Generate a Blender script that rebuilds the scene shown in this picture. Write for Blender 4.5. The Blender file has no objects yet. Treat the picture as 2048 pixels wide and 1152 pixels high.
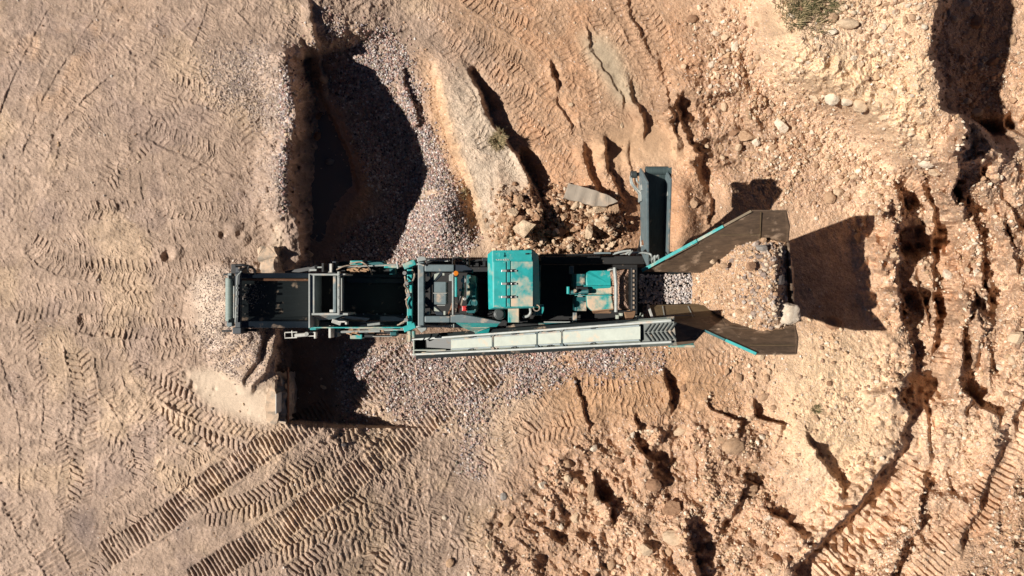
import bpy, bmesh, math, random
import numpy as np
from mathutils import Vector, Matrix, Quaternion

# ------------------------------------------------------------------ camera, sky, sun
C = bpy.context.scene.collection
SC = bpy.context.scene
H = 18.4            # height of the drone above the machine's ground
PPM = 75.0          # photo pixels per metre at ground level
cam_d = bpy.data.cameras.new('camera'); cam = bpy.data.objects.new('camera', cam_d); C.objects.link(cam)
cam.location = (0, 0, H); cam.rotation_euler = (0, 0, 0)
cam_d.sensor_width = 36.0; cam_d.lens = 36.0 * H / (2048 / PPM)
cam_d.clip_start = 0.1; cam_d.clip_end = 3000
SC.camera = cam
SUN_EL = math.radians(43); SUN_DIR = Vector((1, 0.07, -math.tan(SUN_EL) * math.hypot(1, 0.07))).normalized()
w = bpy.data.worlds.new('World'); SC.world = w; w.use_nodes = True
nt = w.node_tree
sky = nt.nodes.new('ShaderNodeTexSky'); sky.sky_type = 'NISHITA'; sky.sun_disc = False
sky.air_density = 0.3; sky.dust_density = 0.1; sky.altitude = 3000    # clear mountain air: deep, dark sky
sky.sun_elevation = SUN_EL; sky.sun_rotation = math.atan2(-SUN_DIR.x, -SUN_DIR.y)
nt.links.new(sky.outputs[0], nt.nodes['Background'].inputs[0]); nt.nodes['Background'].inputs[1].default_value = 0.05
sl = bpy.data.lights.new('sun', 'SUN'); sl.energy = 5.0; sl.angle = math.radians(0.5); sl.color = (1.0, 0.94, 0.85)
so = bpy.data.objects.new('sun', sl); C.objects.link(so); so.location = (-20, 0, 30)
so.rotation_mode = 'QUATERNION'; so.rotation_quaternion = SUN_DIR.to_track_quat('-Z', 'Y')
SC.view_settings.view_transform = 'Standard'; SC.view_settings.look = 'None'
SC.view_settings.exposure = 0.46; SC.view_settings.gamma = 1.0
rng = np.random.default_rng(11); random.seed(5)

def W(px, py, z=0.0):
    k = (H - z) / H / PPM
    return Vector(((px - 1024) * k, (576 - py) * k, z))

def tag(o, label=None, cat=None, group=None, kind=None):
    if label: o['label'] = label
    if cat: o['category'] = cat
    if group: o['group'] = group
    if kind: o['kind'] = kind
    return o

# ------------------------------------------------------------------ materials
def new_mat(name):
    m = bpy.data.materials.new(name); m.use_nodes = True
    n = m.node_tree.nodes; return m, n, m.node_tree.links, n['Principled BSDF']

def noise_node(n, l, scale, detail=6, rough=0.6, vec=None):
    t = n.new('ShaderNodeTexNoise'); t.inputs['Scale'].default_value = scale
    t.inputs['Detail'].default_value = detail; t.inputs['Roughness'].default_value = rough
    if vec is not None: l.new(vec, t.inputs['Vector'])
    return t

def ramp(n, l, src, a, b, ca=(0, 0, 0, 1), cb=(1, 1, 1, 1)):
    r = n.new('ShaderNodeValToRGB'); r.color_ramp.elements[0].position = a; r.color_ramp.elements[1].position = b
    r.color_ramp.elements[0].color = ca; r.color_ramp.elements[1].color = cb
    l.new(src, r.inputs[0]); return r

def mix(n, l, fac, a, b):
    x = n.new('ShaderNodeMix'); x.data_type = 'RGBA'
    for s, v in ((0, fac), (6, a), (7, b)):
        if hasattr(v, 'is_linked') or isinstance(v, bpy.types.NodeSocket): l.new(v, x.inputs[s])
        elif s == 0: x.inputs[0].default_value = v
        else: x.inputs[s].default_value = (*v, 1)
    return x.outputs[2]

DUST = (0.60, 0.43, 0.30)
def paint(name, col, rough=0.45, dust=0.3, dscale=2.2, metal=0.0, grime=0.35, streak=None):
    """painted or bare metal with settled dust, grime and small chips"""
    m, n, l, b = new_mat(name)
    tc = n.new('ShaderNodeTexCoord'); v = tc.outputs['Object']
    if streak:
        mp = n.new('ShaderNodeMapping'); mp.inputs['Scale'].default_value = streak; l.new(v, mp.inputs[0]); vs = mp.outputs[0]
    else: vs = v
    g = noise_node(n, l, 6.0, 8, 0.7, vs)
    c = mix(n, l, ramp(n, l, g.outputs[0], 0.35, 0.75).outputs[0], tuple(x * (1 - grime) for x in col), col)
    if dust > 0:
        d = noise_node(n, l, dscale, 9, 0.62, v)
        lo = 0.66 - 0.35 * dust
        r = ramp(n, l, d.outputs[0], lo, lo + 0.16)
        ge = n.new('ShaderNodeNewGeometry'); sp = n.new('ShaderNodeSeparateXYZ'); l.new(ge.outputs['Normal'], sp.inputs[0])
        mm = n.new('ShaderNodeMath'); mm.operation = 'MULTIPLY_ADD'; mm.use_clamp = True
        l.new(sp.outputs[2], mm.inputs[0]); mm.inputs[1].default_value = 0.8; mm.inputs[2].default_value = 0.12
        m2 = n.new('ShaderNodeMath'); m2.operation = 'MULTIPLY'; l.new(r.outputs[0], m2.inputs[0]); l.new(mm.outputs[0], m2.inputs[1])
        c = mix(n, l, m2.outputs[0], c, DUST)
        rr = n.new('ShaderNodeMapRange'); l.new(m2.outputs[0], rr.inputs[0]); rr.inputs[3].default_value = rough; rr.inputs[4].default_value = 0.95
        l.new(rr.outputs[0], b.inputs['Roughness'])
    else: b.inputs['Roughness'].default_value = rough
    l.new(c, b.inputs['Base Color']); b.inputs['Metallic'].default_value = metal
    bp = n.new('ShaderNodeBump'); bp.inputs['Strength'].default_value = 0.15; bp.inputs['Distance'].default_value = 0.01
    l.new(g.outputs[0], bp.inputs['Height']); l.new(bp.outputs[0], b.inputs['Normal'])
    return m

M = {}
M['teal'] = paint('teal_paint', (0.018, 0.37, 0.365), 0.48, 0.36, 2.1)
M['teal_clean'] = paint('teal_paint_clean', (0.02, 0.40, 0.39), 0.48, 0.30, 2.9)
M['teal_dusty'] = paint('teal_paint_dusty', (0.012, 0.36, 0.36), 0.5, 0.62, 1.6)
M['teal_caked'] = paint('teal_paint_caked', (0.03, 0.36, 0.34), 0.6, 0.95, 2.4)
M['teal_dark'] = paint('teal_paint_dark', (0.008, 0.12, 0.13), 0.5, 0.35, 3)
M['grey'] = paint('grey_paint', (0.15, 0.20, 0.215), 0.5, 0.34, 2.6)
M['grey_light'] = paint('galvanised_steel', (0.37, 0.395, 0.375), 0.5, 0.3, 4)
M['cover'] = paint('conveyor_cover_paint', (0.40, 0.435, 0.375), 0.6, 0.30, 3.0, grime=0.22)
M['navy'] = paint('navy_paint', (0.012, 0.022, 0.035), 0.45, 0.12, 3)
M['black'] = paint('black_steel', (0.012, 0.013, 0.015), 0.6, 0.12, 4)
M['deck'] = paint('dark_deck', (0.014, 0.013, 0.013), 0.7, 0.10, 4)  # near-black colour for decks, floors and pans
M['rubber'] = paint('belt_rubber', (0.014, 0.021, 0.023), 0.5, 0.16, 3.5, streak=(0.25, 7, 1), grime=0.6)
M['rubber_side'] = paint('belt_rubber_dusty', (0.075, 0.11, 0.112), 0.55, 0.16, 3.5, streak=(7, 0.25, 1), grime=0.5)
M['chevron'] = paint('chevron_belt_rubber', (0.10, 0.115, 0.105), 0.6, 0.35, 3)
M['drum'] = paint('drum_lagging', (0.27, 0.34, 0.31), 0.6, 0.1, 5, streak=(1, 14, 1), grime=0.4)
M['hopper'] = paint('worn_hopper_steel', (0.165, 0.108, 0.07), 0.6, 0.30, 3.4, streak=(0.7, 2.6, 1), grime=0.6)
M['hopper_lit'] = paint('worn_hopper_plate_lit', (0.17, 0.12, 0.065), 0.5, 0.22, 1.8, streak=(0.6, 2.5, 1), grime=0.4)  # lighter copy of the hopper steel, sunlit look put into its colour
M['hose'] = paint('rubber_hose', (0.02, 0.02, 0.022), 0.45, 0.12, 6)
M['hose_dusty'] = paint('dusty_hose', (0.32, 0.25, 0.19), 0.7, 0.5, 6)
M['white'] = paint('white_paint', (0.66, 0.65, 0.60), 0.5, 0.2, 5)
M['orange'] = paint('orange_lens', (0.75, 0.22, 0.02), 0.25, 0.1, 5)
M['red'] = paint('red_plastic', (0.65, 0.05, 0.05), 0.35, 0.1, 5)
M['chrome'] = paint('bright_steel', (0.55, 0.55, 0.52), 0.35, 0.1, 5, metal=0.4)
M['brown'] = paint('rusty_brown', (0.22, 0.10, 0.05), 0.8, 0.4, 5)
M['tan_straw'] = paint('dry_debris', (0.42, 0.25, 0.14), 0.9, 0.3, 5)
M['filter'] = paint('filter_plastic', (0.05, 0.06, 0.06), 0.5, 0.12, 4)
M['concrete'] = paint('weathered_concrete', (0.50, 0.41, 0.32), 0.95, 0.75, 5.5, grime=0.5)
M['slab'] = paint('slab_concrete', (0.36, 0.30, 0.24), 0.9, 0.3, 2.0, grime=0.15)

def rock_mat(name, ca, cb):
    m, n, l, b = new_mat(name); tc = n.new('ShaderNodeTexCoord'); oi = n.new('ShaderNodeObjectInfo')
    ad = n.new('ShaderNodeVectorMath'); ad.operation = 'ADD'; l.new(tc.outputs['Object'], ad.inputs[0])
    sc = n.new('ShaderNodeVectorMath'); sc.operation = 'SCALE'; sc.inputs[0].default_value = (9, 7, 5); l.new(oi.outputs['Random'], sc.inputs['Scale']); l.new(sc.outputs[0], ad.inputs[1])
    a = noise_node(n, l, 2.2, 8, 0.7, ad.outputs[0]); c = mix(n, l, ramp(n, l, a.outputs[0], 0.32, 0.68).outputs[0], ca, cb)
    k = noise_node(n, l, 14, 6, 0.7, ad.outputs[0]); c2 = mix(n, l, ramp(n, l, k.outputs[0], 0.5, 0.72).outputs[0], c, tuple(x * .6 for x in ca))
    l.new(c2, b.inputs['Base Color']); b.inputs['Roughness'].default_value = 0.95
    bp = n.new('ShaderNodeBump'); bp.inputs['Strength'].default_value = 0.6; bp.inputs['Distance'].default_value = 0.06
    l.new(k.outputs[0], bp.inputs['Height']); l.new(bp.outputs[0], b.inputs['Normal']); return m
RM = {'tan': rock_mat('tan_rock', (0.40, 0.245, 0.145), (0.58, 0.39, 0.25)),
      'pale': rock_mat('pale_rock', (0.56, 0.40, 0.26), (0.74, 0.56, 0.39)),
      'white': rock_mat('white_rock', (0.68, 0.54, 0.40), (0.80, 0.69, 0.56)),
      'brown': rock_mat('brown_rock', (0.26, 0.14, 0.08), (0.42, 0.25, 0.15)),
      'grey': rock_mat('grey_rock', (0.24, 0.22, 0.20), (0.42, 0.37, 0.33)),
      'dark': rock_mat('dark_rock', (0.06, 0.05, 0.05), (0.16, 0.13, 0.12))}

def attr_mat(name, rough=0.95, bump=0.5, scale=45, spec=0.15):
    m, n, l, b = new_mat(name); at = n.new('ShaderNodeVertexColor'); at.layer_name = 'Col'
    tc = n.new('ShaderNodeTexCoord'); a = noise_node(n, l, scale, 8, 0.72, tc.outputs['Object'])
    mr = n.new('ShaderNodeMapRange'); l.new(a.outputs[0], mr.inputs[0]); mr.inputs[1].default_value = .25; mr.inputs[2].default_value = .75
    mr.inputs[3].default_value = 0.72; mr.inputs[4].default_value = 1.22
    sc = n.new('ShaderNodeVectorMath'); sc.operation = 'SCALE'; l.new(at.outputs[0], sc.inputs[0]); l.new(mr.outputs[0], sc.inputs['Scale'])
    l.new(sc.outputs[0], b.inputs['Base Color']); b.inputs['Roughness'].default_value = rough
    b.inputs['Specular IOR Level'].default_value = spec
    if bump:
        bp = n.new('ShaderNodeBump'); bp.inputs['Strength'].default_value = bump; bp.inputs['Distance'].default_value = 0.015
        l.new(a.outputs[0], bp.inputs['Height']); l.new(bp.outputs[0], b.inputs['Normal'])
    return m
M['soil'] = attr_mat('soil'); M['pebble'] = attr_mat('pebble_stone', 0.9, 0.0, 30)

def mesh_np(name, co, quads, col, mat, smooth=False):
    me = bpy.data.meshes.new(name); nv = len(co); nf = len(quads); k = quads.shape[1]
    me.vertices.add(nv); me.vertices.foreach_set('co', co.astype(np.float32).ravel())
    me.loops.add(nf * k); me.loops.foreach_set('vertex_index', quads.astype(np.int32).ravel())
    me.polygons.add(nf); me.polygons.foreach_set('loop_start', np.arange(0, nf * k, k, dtype=np.int32))
    me.polygons.foreach_set('loop_total', np.full(nf, k, dtype=np.int32))
    me.polygons.foreach_set('use_smooth', np.full(nf, smooth, dtype=bool))
    me.update(calc_edges=True)
    a = me.color_attributes.new('Col', 'FLOAT_COLOR', 'POINT')
    a.data.foreach_set('color', np.concatenate([col, np.ones((nv, 1))], 1).astype(np.float32).ravel())
    me.materials.append(mat); o = bpy.data.objects.new(name, me); C.objects.link(o); return o
# ------------------------------------------------------------------ the ground, one sheet to the horizon
def axis(a, b, step, far):
    core = np.arange(a, b + step, step); out = []; s = step; x = 0
    while x < far: s *= 1.13; x += s; out.append(x)
    out = np.array(out); return np.concatenate([a - out[::-1], core, core[-1] + out])
STEP = 1.7
U1 = axis(-140, 2188, STEP, 42000).astype(np.float32); V1 = axis(-140, 1292, STEP, 42000).astype(np.float32)
NU, NV = len(U1), len(V1); U, V = np.meshgrid(U1, V1)
def S(x): x = np.clip(x, 0, 1); return x * x * (3 - 2 * x)
_lat = rng.random((64, 256, 256)).astype(np.float32)
def vnoise(u, v, scale, seed):
    L = _lat[seed % 64]; x = u / scale + seed * 17.3; y = v / scale + seed * 7.7
    xi = np.floor(x).astype(np.int64); yi = np.floor(y).astype(np.int64); fx = (x - xi).astype(np.float32); fy = (y - yi).astype(np.float32)
    fx = fx * fx * (3 - 2 * fx); fy = fy * fy * (3 - 2 * fy); x0 = xi & 255; x1 = (xi + 1) & 255; y0 = yi & 255; y1 = (yi + 1) & 255
    return (L[y0, x0] * (1 - fx) + L[y0, x1] * fx) * (1 - fy) + (L[y1, x0] * (1 - fx) + L[y1, x1] * fx) * fy - 0.5
def fbm(scale, seed, octs=4, gain=0.5, u=None, v=None):
    u = U if u is None else u; v = V if v is None else v; r = 0; a = 1.0
    for k in range(octs): r = r + a * vnoise(u, v, scale / 2 ** k, seed + k); a *= gain
    return r
WX = fbm(70, 1, 5, .6); WY = fbm(70, 21, 5, .6)          # domain warps, about -0.8..0.8
N_BIG = fbm(260, 31, 4); N_MID = fbm(60, 35, 4, .6); N_SML = fbm(16, 41, 3, .6)
WHITE = rng.random((NV, NU)).astype(np.float32) - .5
def blur(a, px):
    r = max(1, int(px / STEP))
    for _ in range(2):
        for ax in (0, 1):
            p = [(0, 0), (0, 0)]; p[ax] = (r + 1, r); c = np.cumsum(np.pad(a, p, 'edge'), axis=ax, dtype=np.float64)
            n = a.shape[ax]; hi = np.take(c, range(2 * r + 1, 2 * r + 1 + n), ax); lo = np.take(c, range(0, n), ax); a = ((hi - lo) / (2 * r + 1)).astype(np.float32)
    return a
def poly(pts, soft=15, warp=14):
    pts = np.array(pts, float); x = U + WX * warp; y = V + WY * warp; ins = np.zeros(U.shape, bool)
    for i in range(len(pts)):
        x0, y0 = pts[i]; x1, y1 = pts[i - 1]
        if y0 == y1: continue
        c = ((y0 > y) != (y1 > y)) & (x < (x1 - x0) * (y - y0) / (y1 - y0) + x0); ins ^= c
    a = ins.astype(np.float32); return blur(a, soft) if soft > 1 else a
def cells(y0, y1, x0, x1):
    a, b = np.searchsorted(V1, (y0, y1)); c, d = np.searchsorted(U1, (x0, x1)); return slice(a, b), slice(c, d)
Z = np.zeros(U.shape, np.float32)

def step(pts, hl, wl, drop, we=8, rec=60, wob=8, fade=25):
    """a bank edge: rises to hl over wl before the line, then falls to -drop and comes back over rec"""
    p = np.array(pts, float); ys, xs = p[:, 1], p[:, 0]; rt = xs.mean() > 1180; fade = 45 if rt else fade; rec = rec * 2.6 if rt else rec; hs = p[:, 2] if p.shape[1] > 2 else np.ones(len(p))
    sl_ = cells(ys[0] - fade, ys[-1] + fade, xs.min() - wl * 1.5 - 60, xs.max() + we * 2 + rec + 60)
    u, v = U[sl_], V[sl_]; xe = np.interp(v, ys, xs) + WX[sl_] * wob * (1.7 if rt else 1) + N_SML[sl_] * wob * (1.5 if rt else .8) + (13 * vnoise(u, v, 40, 53) if rt else 0); k = np.interp(v, ys, hs) * (3.2 if xs.mean() > 1700 else 1.9 if xs.mean() > 1180 and ys.mean() > 700 else 1.1)
    wl = wl * (1.5 if xs.mean() > 1700 else 1.25 if xs.mean() > 1180 and ys.mean() > 700 else 1)
    if rt: we = we * (1 + 1.2 * np.clip(vnoise(u, v, 24, 54) + .2, 0, 1)); k = k * np.clip(.95 + 1.5 * vnoise(u * .3, v, 34, 62) + .6 * vnoise(u, v, 11, 63), .6, 1.8)
    d = u - xe; e = S((v - ys[0] + fade) / fade) * S((ys[-1] + fade - v) / fade) * k
    left = hl * S(1 + d / max(wl, 1)); right = np.where(d < we, hl - (hl + drop) * S(d / we), -drop * (1 - S((d - we) / rec)))
    Z[sl_] += np.where(d < 0, left, right) * e

def cone(x, y, r, h, pw=1.3, sx=1.0):
    sl_ = cells(y - r * 1.6, y + r * 1.6, x - r * 1.6 / sx, x + r * 1.6 / sx); u, v = U[sl_], V[sl_]
    d = np.hypot((u - x) * sx, v - y) / r * (1 + WX[sl_] * .25); t = np.clip(1 - d, 0, 1); Z[sl_] += h * t ** pw / (1) * np.where(t > .85, 1, 1)

LANE = np.clip(poly([(1868, 420), (1915, 420), (1922, 600), (1902, 720), (1868, 850), (1810, 960), (1760, 1080), (1680, 1200), (1560, 1200), (1650, 1060), (1750, 960), (1800, 850), (1845, 740), (1860, 600)], 14, 8) + poly([(2048, 750), (2120, 800), (2005, 1000), (1900, 1180), (1810, 1180), (1925, 1030), (1995, 900)], 14, 8), 0, 1)
torn0 = poly([(1180, 860), (1330, 830), (1480, 830), (1560, 870), (1600, 1000), (1600, 1250), (950, 1250), (1000, 1000), (1100, 900)], 45, 24)
# --- big forms
E_Y = np.array([-90, 60, 120, 190, 250, 310, 360, 400, 470, 520, 560, 700, 838, 856, 900, 1240])
E_X = np.array([480, 540, 566, 592, 592, 575, 567, 572, 594, 602, 548, 550, 554, 545, 520, 460])
E_S = np.array([420, 300, 50, 46, 46, 52, 56, 52, 30, 16, 10, 10, 12, 330, 420, 520])
E_H = np.array([0.8, 1.1, 1.5, 1.6, 1.6, 1.6, 1.6, 1.6, 1.6, 1.55, 1.5, 1.45, 1.35, 1.33, 1.25, 0.9])
ex = np.interp(V, E_Y, E_X) + WX * 13 + N_SML * 10; es = np.interp(V, E_Y, E_S); eh = np.interp(V, E_Y, E_H)
terr = 1 - S((U - ex) / es); Z += eh * terr
Z -= 0.5 * S((500 - U) / 900) * 1.0
# crest of gravel on the terrace edge and the pit behind it
step([(560, 110, .35), (571, 150, .5), (590, 197, .75), (594, 243, .9), (575, 310, 1.0), (567, 352, 1.1), (567, 390, 1.0), (583, 422, .75), (594, 468, .55), (602, 515, .35)], 1.05, 70, 0.0, 26, 10, 13)
pit = poly([(575, 110), (640, 120), (700, 190), (780, 250), (850, 350), (850, 420), (815, 530), (560, 540), (575, 300)], 35, 10); Z -= 0.45 * pit
Z -= .13 * poly([(610, 190), (660, 200), (712, 300), (720, 370), (680, 420), (650, 500), (590, 520), (575, 400)], 9, 10)
step([(640, 190), (668, 250), (690, 300), (712, 368), (706, 408), (672, 440), (650, 475)][0:4], 0.0, 5, -0.18, 8, 70, 8)
step([(615, 15), (630, 80), (640, 130), (655, 178)], .15, 26, 0.05, 6, 20, 6)
step([(600, 120), (612, 165)], .3, 30, .15, 8, 30, 8)
step([(803, 150), (818, 190), (830, 240)], .12, 25, .06, 6, 30, 6)
cone(884, 425, 78, .85, 1.0, 1.05)
# plateau between the gravel and the loader tracks
pl = np.interp(V, [60, 170, 250, 330, 400, 480], [838, 868, 886, 915, 942, 968]) + WX * 8 + N_SML * 6
pr = np.interp(V, [60, 150, 250, 330, 400, 480], [890, 940, 985, 1042, 1080, 1090]) + WY * 8 + N_SML * 6
pe = S((V - 90) / 130) * S((500 - V) / 70)
Z += pe * (0.5 * S((U - pl) / 16) - (0.5 - .06 * S((V - 200) / 150)) * S((U - pr) / np.interp(V, [100, 300, 330, 400], [14, 10, 8, 8]))) * 1.0
Z -= pe * .16 * (S((U - pr) / 8) * (1 - S((U - pr) / 70))) * S((V - 140) / 60)
step([(1035, 315), (1048, 345), (1062, 400)], .1, 20, .36, 8, 40, 6)
Z += .06 * pe * poly([(870, 150), (930, 150), (1040, 340), (1050, 440), (970, 460)], 25) * (N_MID * 2)
# tongues of sand, the ledge and the hollows in the loader lanes
step([(1165, 305), (1176, 350), (1196, 392)], .16, 26, .12, 7, 30, 5); step([(1203, 300), (1216, 340), (1236, 390)], .20, 26, .14, 7, 40, 5)
step([(1255, 180), (1272, 210), (1290, 245)], .16, 22, .03, 7, 20, 5); step([(1258, 315), (1270, 350)], .05, 14, .04, 5, 20, 4)
step([(1352, 215), (1368, 255), (1390, 310), (1397, 335)], .22, 40, .22, 9, 70, 6); step([(1345, 242), (1362, 290)], .06, 20, .14, 8, 40, 5)
step([(1170, 85), (1200, 130), (1240, 190)], .04, 30, .05, 5, 30, 5); step([(1100, 140), (1112, 165)], .08, 14, .12, 6, 18, 4)
step([(940, 150), (965, 195), (975, 215)], .04, 14, .2, 8, 25, 4); step([(1110, 205), (1140, 250)], .04, 20, .06, 5, 26, 4)
step([(1250, 5), (1280, 60), (1310, 130)], .06, 16, .05, 5, 22, 4); step([(1310, 130), (1330, 190), (1350, 240)], .05, 16, .05, 5, 22, 4)
# the high bank at the top right with its eroded sunlit face
bank = poly([(1535, -200), (1545, 60), (1545, 110), (1590, 165), (1660, 195), (1740, 235), (1795, 310), (1830, 330), (1885, 330), (2400, 300), (2400, -200)], 55, 34)
face = poly([(1535, -200), (1535, 80), (1560, 170), (1660, 200), (1740, 245), (1800, 330), (1870, 300), (1860, 100), (1700, 90), (1600, 60), (1590, -200)], 20, 20)
Z += 2.3 * S(bank * 1.15) + .6 * S(1 - np.abs(U - 1862) / 120) * S((300 - V) / 120) * (U < 1990) + face * (.35 * np.abs(N_MID) + .12 * N_SML)
e9 = np.interp(V, [-90, 0, 60, 110, 160, 215, 250, 300, 350], [1890, 1884, 1862, 1855, 1870, 1880, 1950, 1990, 2050]) + WX * 10 + N_SML * 8
Z -= 4.0 * S((U - e9) / 18) * S((340 - V) / 90) * (1 - S((U - e9 - 140) / 260) * .35)
Z += .25 * poly([(1930, 240), (2060, 180), (2200, 180), (2200, 420), (1930, 420)], 30, 20)
# troughs and berms left by the excavator
step([(1790, 372, .4), (1800, 425, 1), (1790, 500, 1.25), (1790, 573, 1.05), (1800, 640, .55), (1815, 700, .4), (1817, 742, .8), (1797, 785, 1.0), (1812, 830, .6), (1795, 890, .5), (1775, 925, .35), (1735, 985, 1.0), (1690, 1030, 1.1), (1640, 1080, 1.05), (1590, 1142, 1.05)], .25, 60, .26, 10, 80, 7)
step([(1862, 450), (1865, 600), (1862, 675)], .12, 18, .12, 7, 26, 6); step([(1834, 560), (1848, 630)], .05, 12, .07, 5, 20, 4)
step([(1937, 612), (1928, 700), (1920, 780), (1930, 800)], .16, 30, .12, 7, 40, 6); step([(1930, 796), (1958, 815), (1990, 832)], .1, 30, .05, 6, 30, 5)
step([(1958, 628), (1976, 732)], .08, 14, .05, 6, 26, 5); step([(2001, 882), (1985, 950), (1960, 1015), (1922, 1078)], .12, 26, .08, 7, 40, 6)
step([(2048, 780), (2020, 838)][::1], .1, 20, .08, 7, 30, 6); step([(1852, 978), (1838, 1050), (1800, 1092), (1768, 1160)], .12, 22, .1, 7, 34, 6)
step([(1843, 812), (1856, 900)], .05, 12, .06, 5, 22, 4)
step([(1932, 262), (1913, 320), (1903, 380), (1922, 408)], .34, 34, .26, 9, 60, 8); step([(1948, 440), (1955, 500), (1962, 560), (1978, 612)], .12, 24, .14, 7, 30, 7)
step([(2006, 445), (2020, 480), (2034, 520)], .14, 24, .12, 7, 40, 6); step([(2012, 252), (2034, 268), (2056, 285)], .12, 24, .15, 8, 40, 6)
step([(2000, 395), (2018, 420), (2030, 440)], .12, 20, .1, 7, 25, 6); step([(1962, 340), (1975, 370)], .1, 20, .08, 7, 25, 6)
step([(1772, 425), (1785, 450), (1800, 500)], .07, 20, .07, 6, 25, 6); step([(1845, 380), (1862, 420)], .08, 18, .05, 6, 20, 6)
Z -= .30 * poly([(1400, 330), (1440, 345), (1425, 440), (1395, 470), (1375, 400)], 14, 8)
step([(1385, 330), (1400, 370), (1412, 420)], .18, 22, .1, 8, 40, 8)
rugz = np.clip(poly([(1800, 330), (2400, 180), (2400, 1300), (1830, 1300), (1850, 800)], 40, 30) * .75 + poly([(1880, 200), (2400, 100), (2400, 640), (1880, 640)], 40, 30) * .6 + .5 * torn0 + .7 * poly([(1340, 90), (1440, 60), (1540, 150), (1560, 330), (1420, 340), (1350, 260)], 30, 24), 0, 1.2) * (1 - .88 * LANE)
rg = vnoise(U + WX * 50, V + WY * 50, 105, 47) ; rg2 = vnoise(U + WX * 30, V + WY * 30, 46, 48); Z += rugz * (.50 * (S(1 - np.abs(rg) * 3.4) - .3) + .26 * (S(1 - np.abs(rg2) * 3.2) - .3))
# spur below the hopper and the torn slope left of it
spur = poly([(1545, 690), (1700, 640), (1800, 700), (1800, 880), (1690, 1010), (1600, 1010), (1540, 900), (1570, 800)], 50, 20)
Z += .5 * spur + .25 * poly([(1560, 830), (1640, 840), (1690, 960), (1600, 1000)], 30, 12)
step([(1612, 878), (1640, 925), (1682, 978)], .08, 25, .12, 7, 35, 6); step([(1532, 1022), (1562, 1042), (1602, 1066)], .12, 28, .1, 7, 30, 6)
step([(1490, 975), (1462, 1015), (1430, 1052)][::1], .14, 28, .14, 8, 40, 8); step([(1375, 1058), (1380, 1100), (1400, 1165)], .30, 36, .22, 9, 60, 8)
step([(1268, 862), (1280, 905), (1305, 925)], .14, 26, .14, 8, 34, 8); step([(1190, 960), (1196, 990), (1212, 1016)], .1, 18, .2, 8, 34, 6)
step([(1150, 770), (1162, 800), (1172, 850)], .06, 20, .08, 6, 26, 5); step([(1328, 770), (1340, 800)], .08, 14, .14, 7, 18, 5)
step([(1420, 820), (1450, 832), (1478, 842)], .09, 20, .06, 6, 20, 5); step([(1505, 832), (1560, 850)], .09, 20, .06, 6, 20, 5)
step([(1200, 975), (1215, 1040)], .06, 20, .05, 6, 24, 6)
torn = poly([(1180, 860), (1330, 830), (1480, 830), (1560, 870), (1600, 1000), (1600, 1250), (950, 1250), (1000, 1000), (1100, 900)], 35, 24)
dg = (U * .55 + V) ; rid = np.abs(vnoise(U * .8 - V * 1.1, U * .5 + V * .6, 34, 51)) + .5 * np.abs(vnoise(U * .8 - V * 1.1, U * .5 + V * .6, 15, 52))
Z += torn * (.22 * N_MID - .24 * rid + .1 + .05 * N_SML)
rub = np.clip(poly([(1370, 60), (1500, 40), (1560, 180), (1700, 260), (1800, 380), (1780, 470), (1640, 430), (1560, 420), (1400, 330), (1370, 200)], 30, 20) + .75 * torn + poly([(1790, 340), (2300, 200), (2300, 1240), (1600, 1240), (1800, 900)], 35, 20) * .8 + bank * .7
              + poly([(1000, 390), (1130, 380), (1240, 400), (1240, 500), (1120, 500), (990, 500)], 12, 14) + .6 * poly([(1600, 690), (1820, 690), (1780, 900), (1640, 1050)], 40) + .5 * poly([(1440, 700), (1560, 700), (1560, 840), (1440, 850)], 20), 0, 1)
rub = rub * (1 - .75 * LANE); Z += rub * (.10 * N_MID + .05 * np.abs(N_SML) * 2)
heap_r = poly([(1000, 400), (1040, 385), (1130, 395), (1235, 405), (1240, 470), (1180, 500), (1010, 500)], 18, 12); Z += heap_r * (.34 + .55 * N_MID + .40 * np.abs(N_SML) + .30 * np.abs(vnoise(U, V, 26, 49)))
Z += .35 * poly([(1350, 380), (1395, 370), (1415, 430), (1370, 490), (1345, 490)], 14, 10) + .2 * poly([(1225, 400), (1285, 400), (1285, 500), (1225, 500)], 20, 10)
# fine heap under the main conveyor's head, crescents of gravel beside it
cone(466, 608, 96, 1.08, 1.0, 1.0); cone(505, 705, 85, .62, 1.0)
step([(548, 665), (545, 700), (528, 745), (500, 772)], .16, 30, 0, 10, 10, 4); step([(541, 560), (549, 620), (546, 690), (534, 760)][0:2], .1, 14, 0, 6, 10, 4)
step([(522, 672), (512, 720), (482, 760)], .10, 20, .08, 10, 22, 4)
sand = poly([(362, 742), (432, 735), (500, 775), (538, 770), (545, 830), (520, 845), (470, 835), (400, 800)], 8, 8)
sand = np.clip(sand + .9 * poly([(560, 470), (600, 520), (600, 540), (540, 540), (540, 480)], 6, 6) + .8 * poly([(1150, 60), (1200, 70), (1262, 180), (1300, 260), (1250, 250), (1190, 130)], 8, 8) + .8 * poly([(1170, 270), (1260, 245), (1350, 250), (1390, 330), (1180, 320)], 10, 8) + .8 * pit * poly([(575, 300), (660, 200), (730, 370), (650, 530), (560, 530)], 10, 8) + .8 * poly([(555, 680), (680, 680), (665, 835), (560, 840)], 6, 5), 0, 1)
Z -= .07 * poly([(370, 750), (430, 742), (500, 790), (490, 830), (410, 800)], 14, 6)
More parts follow.
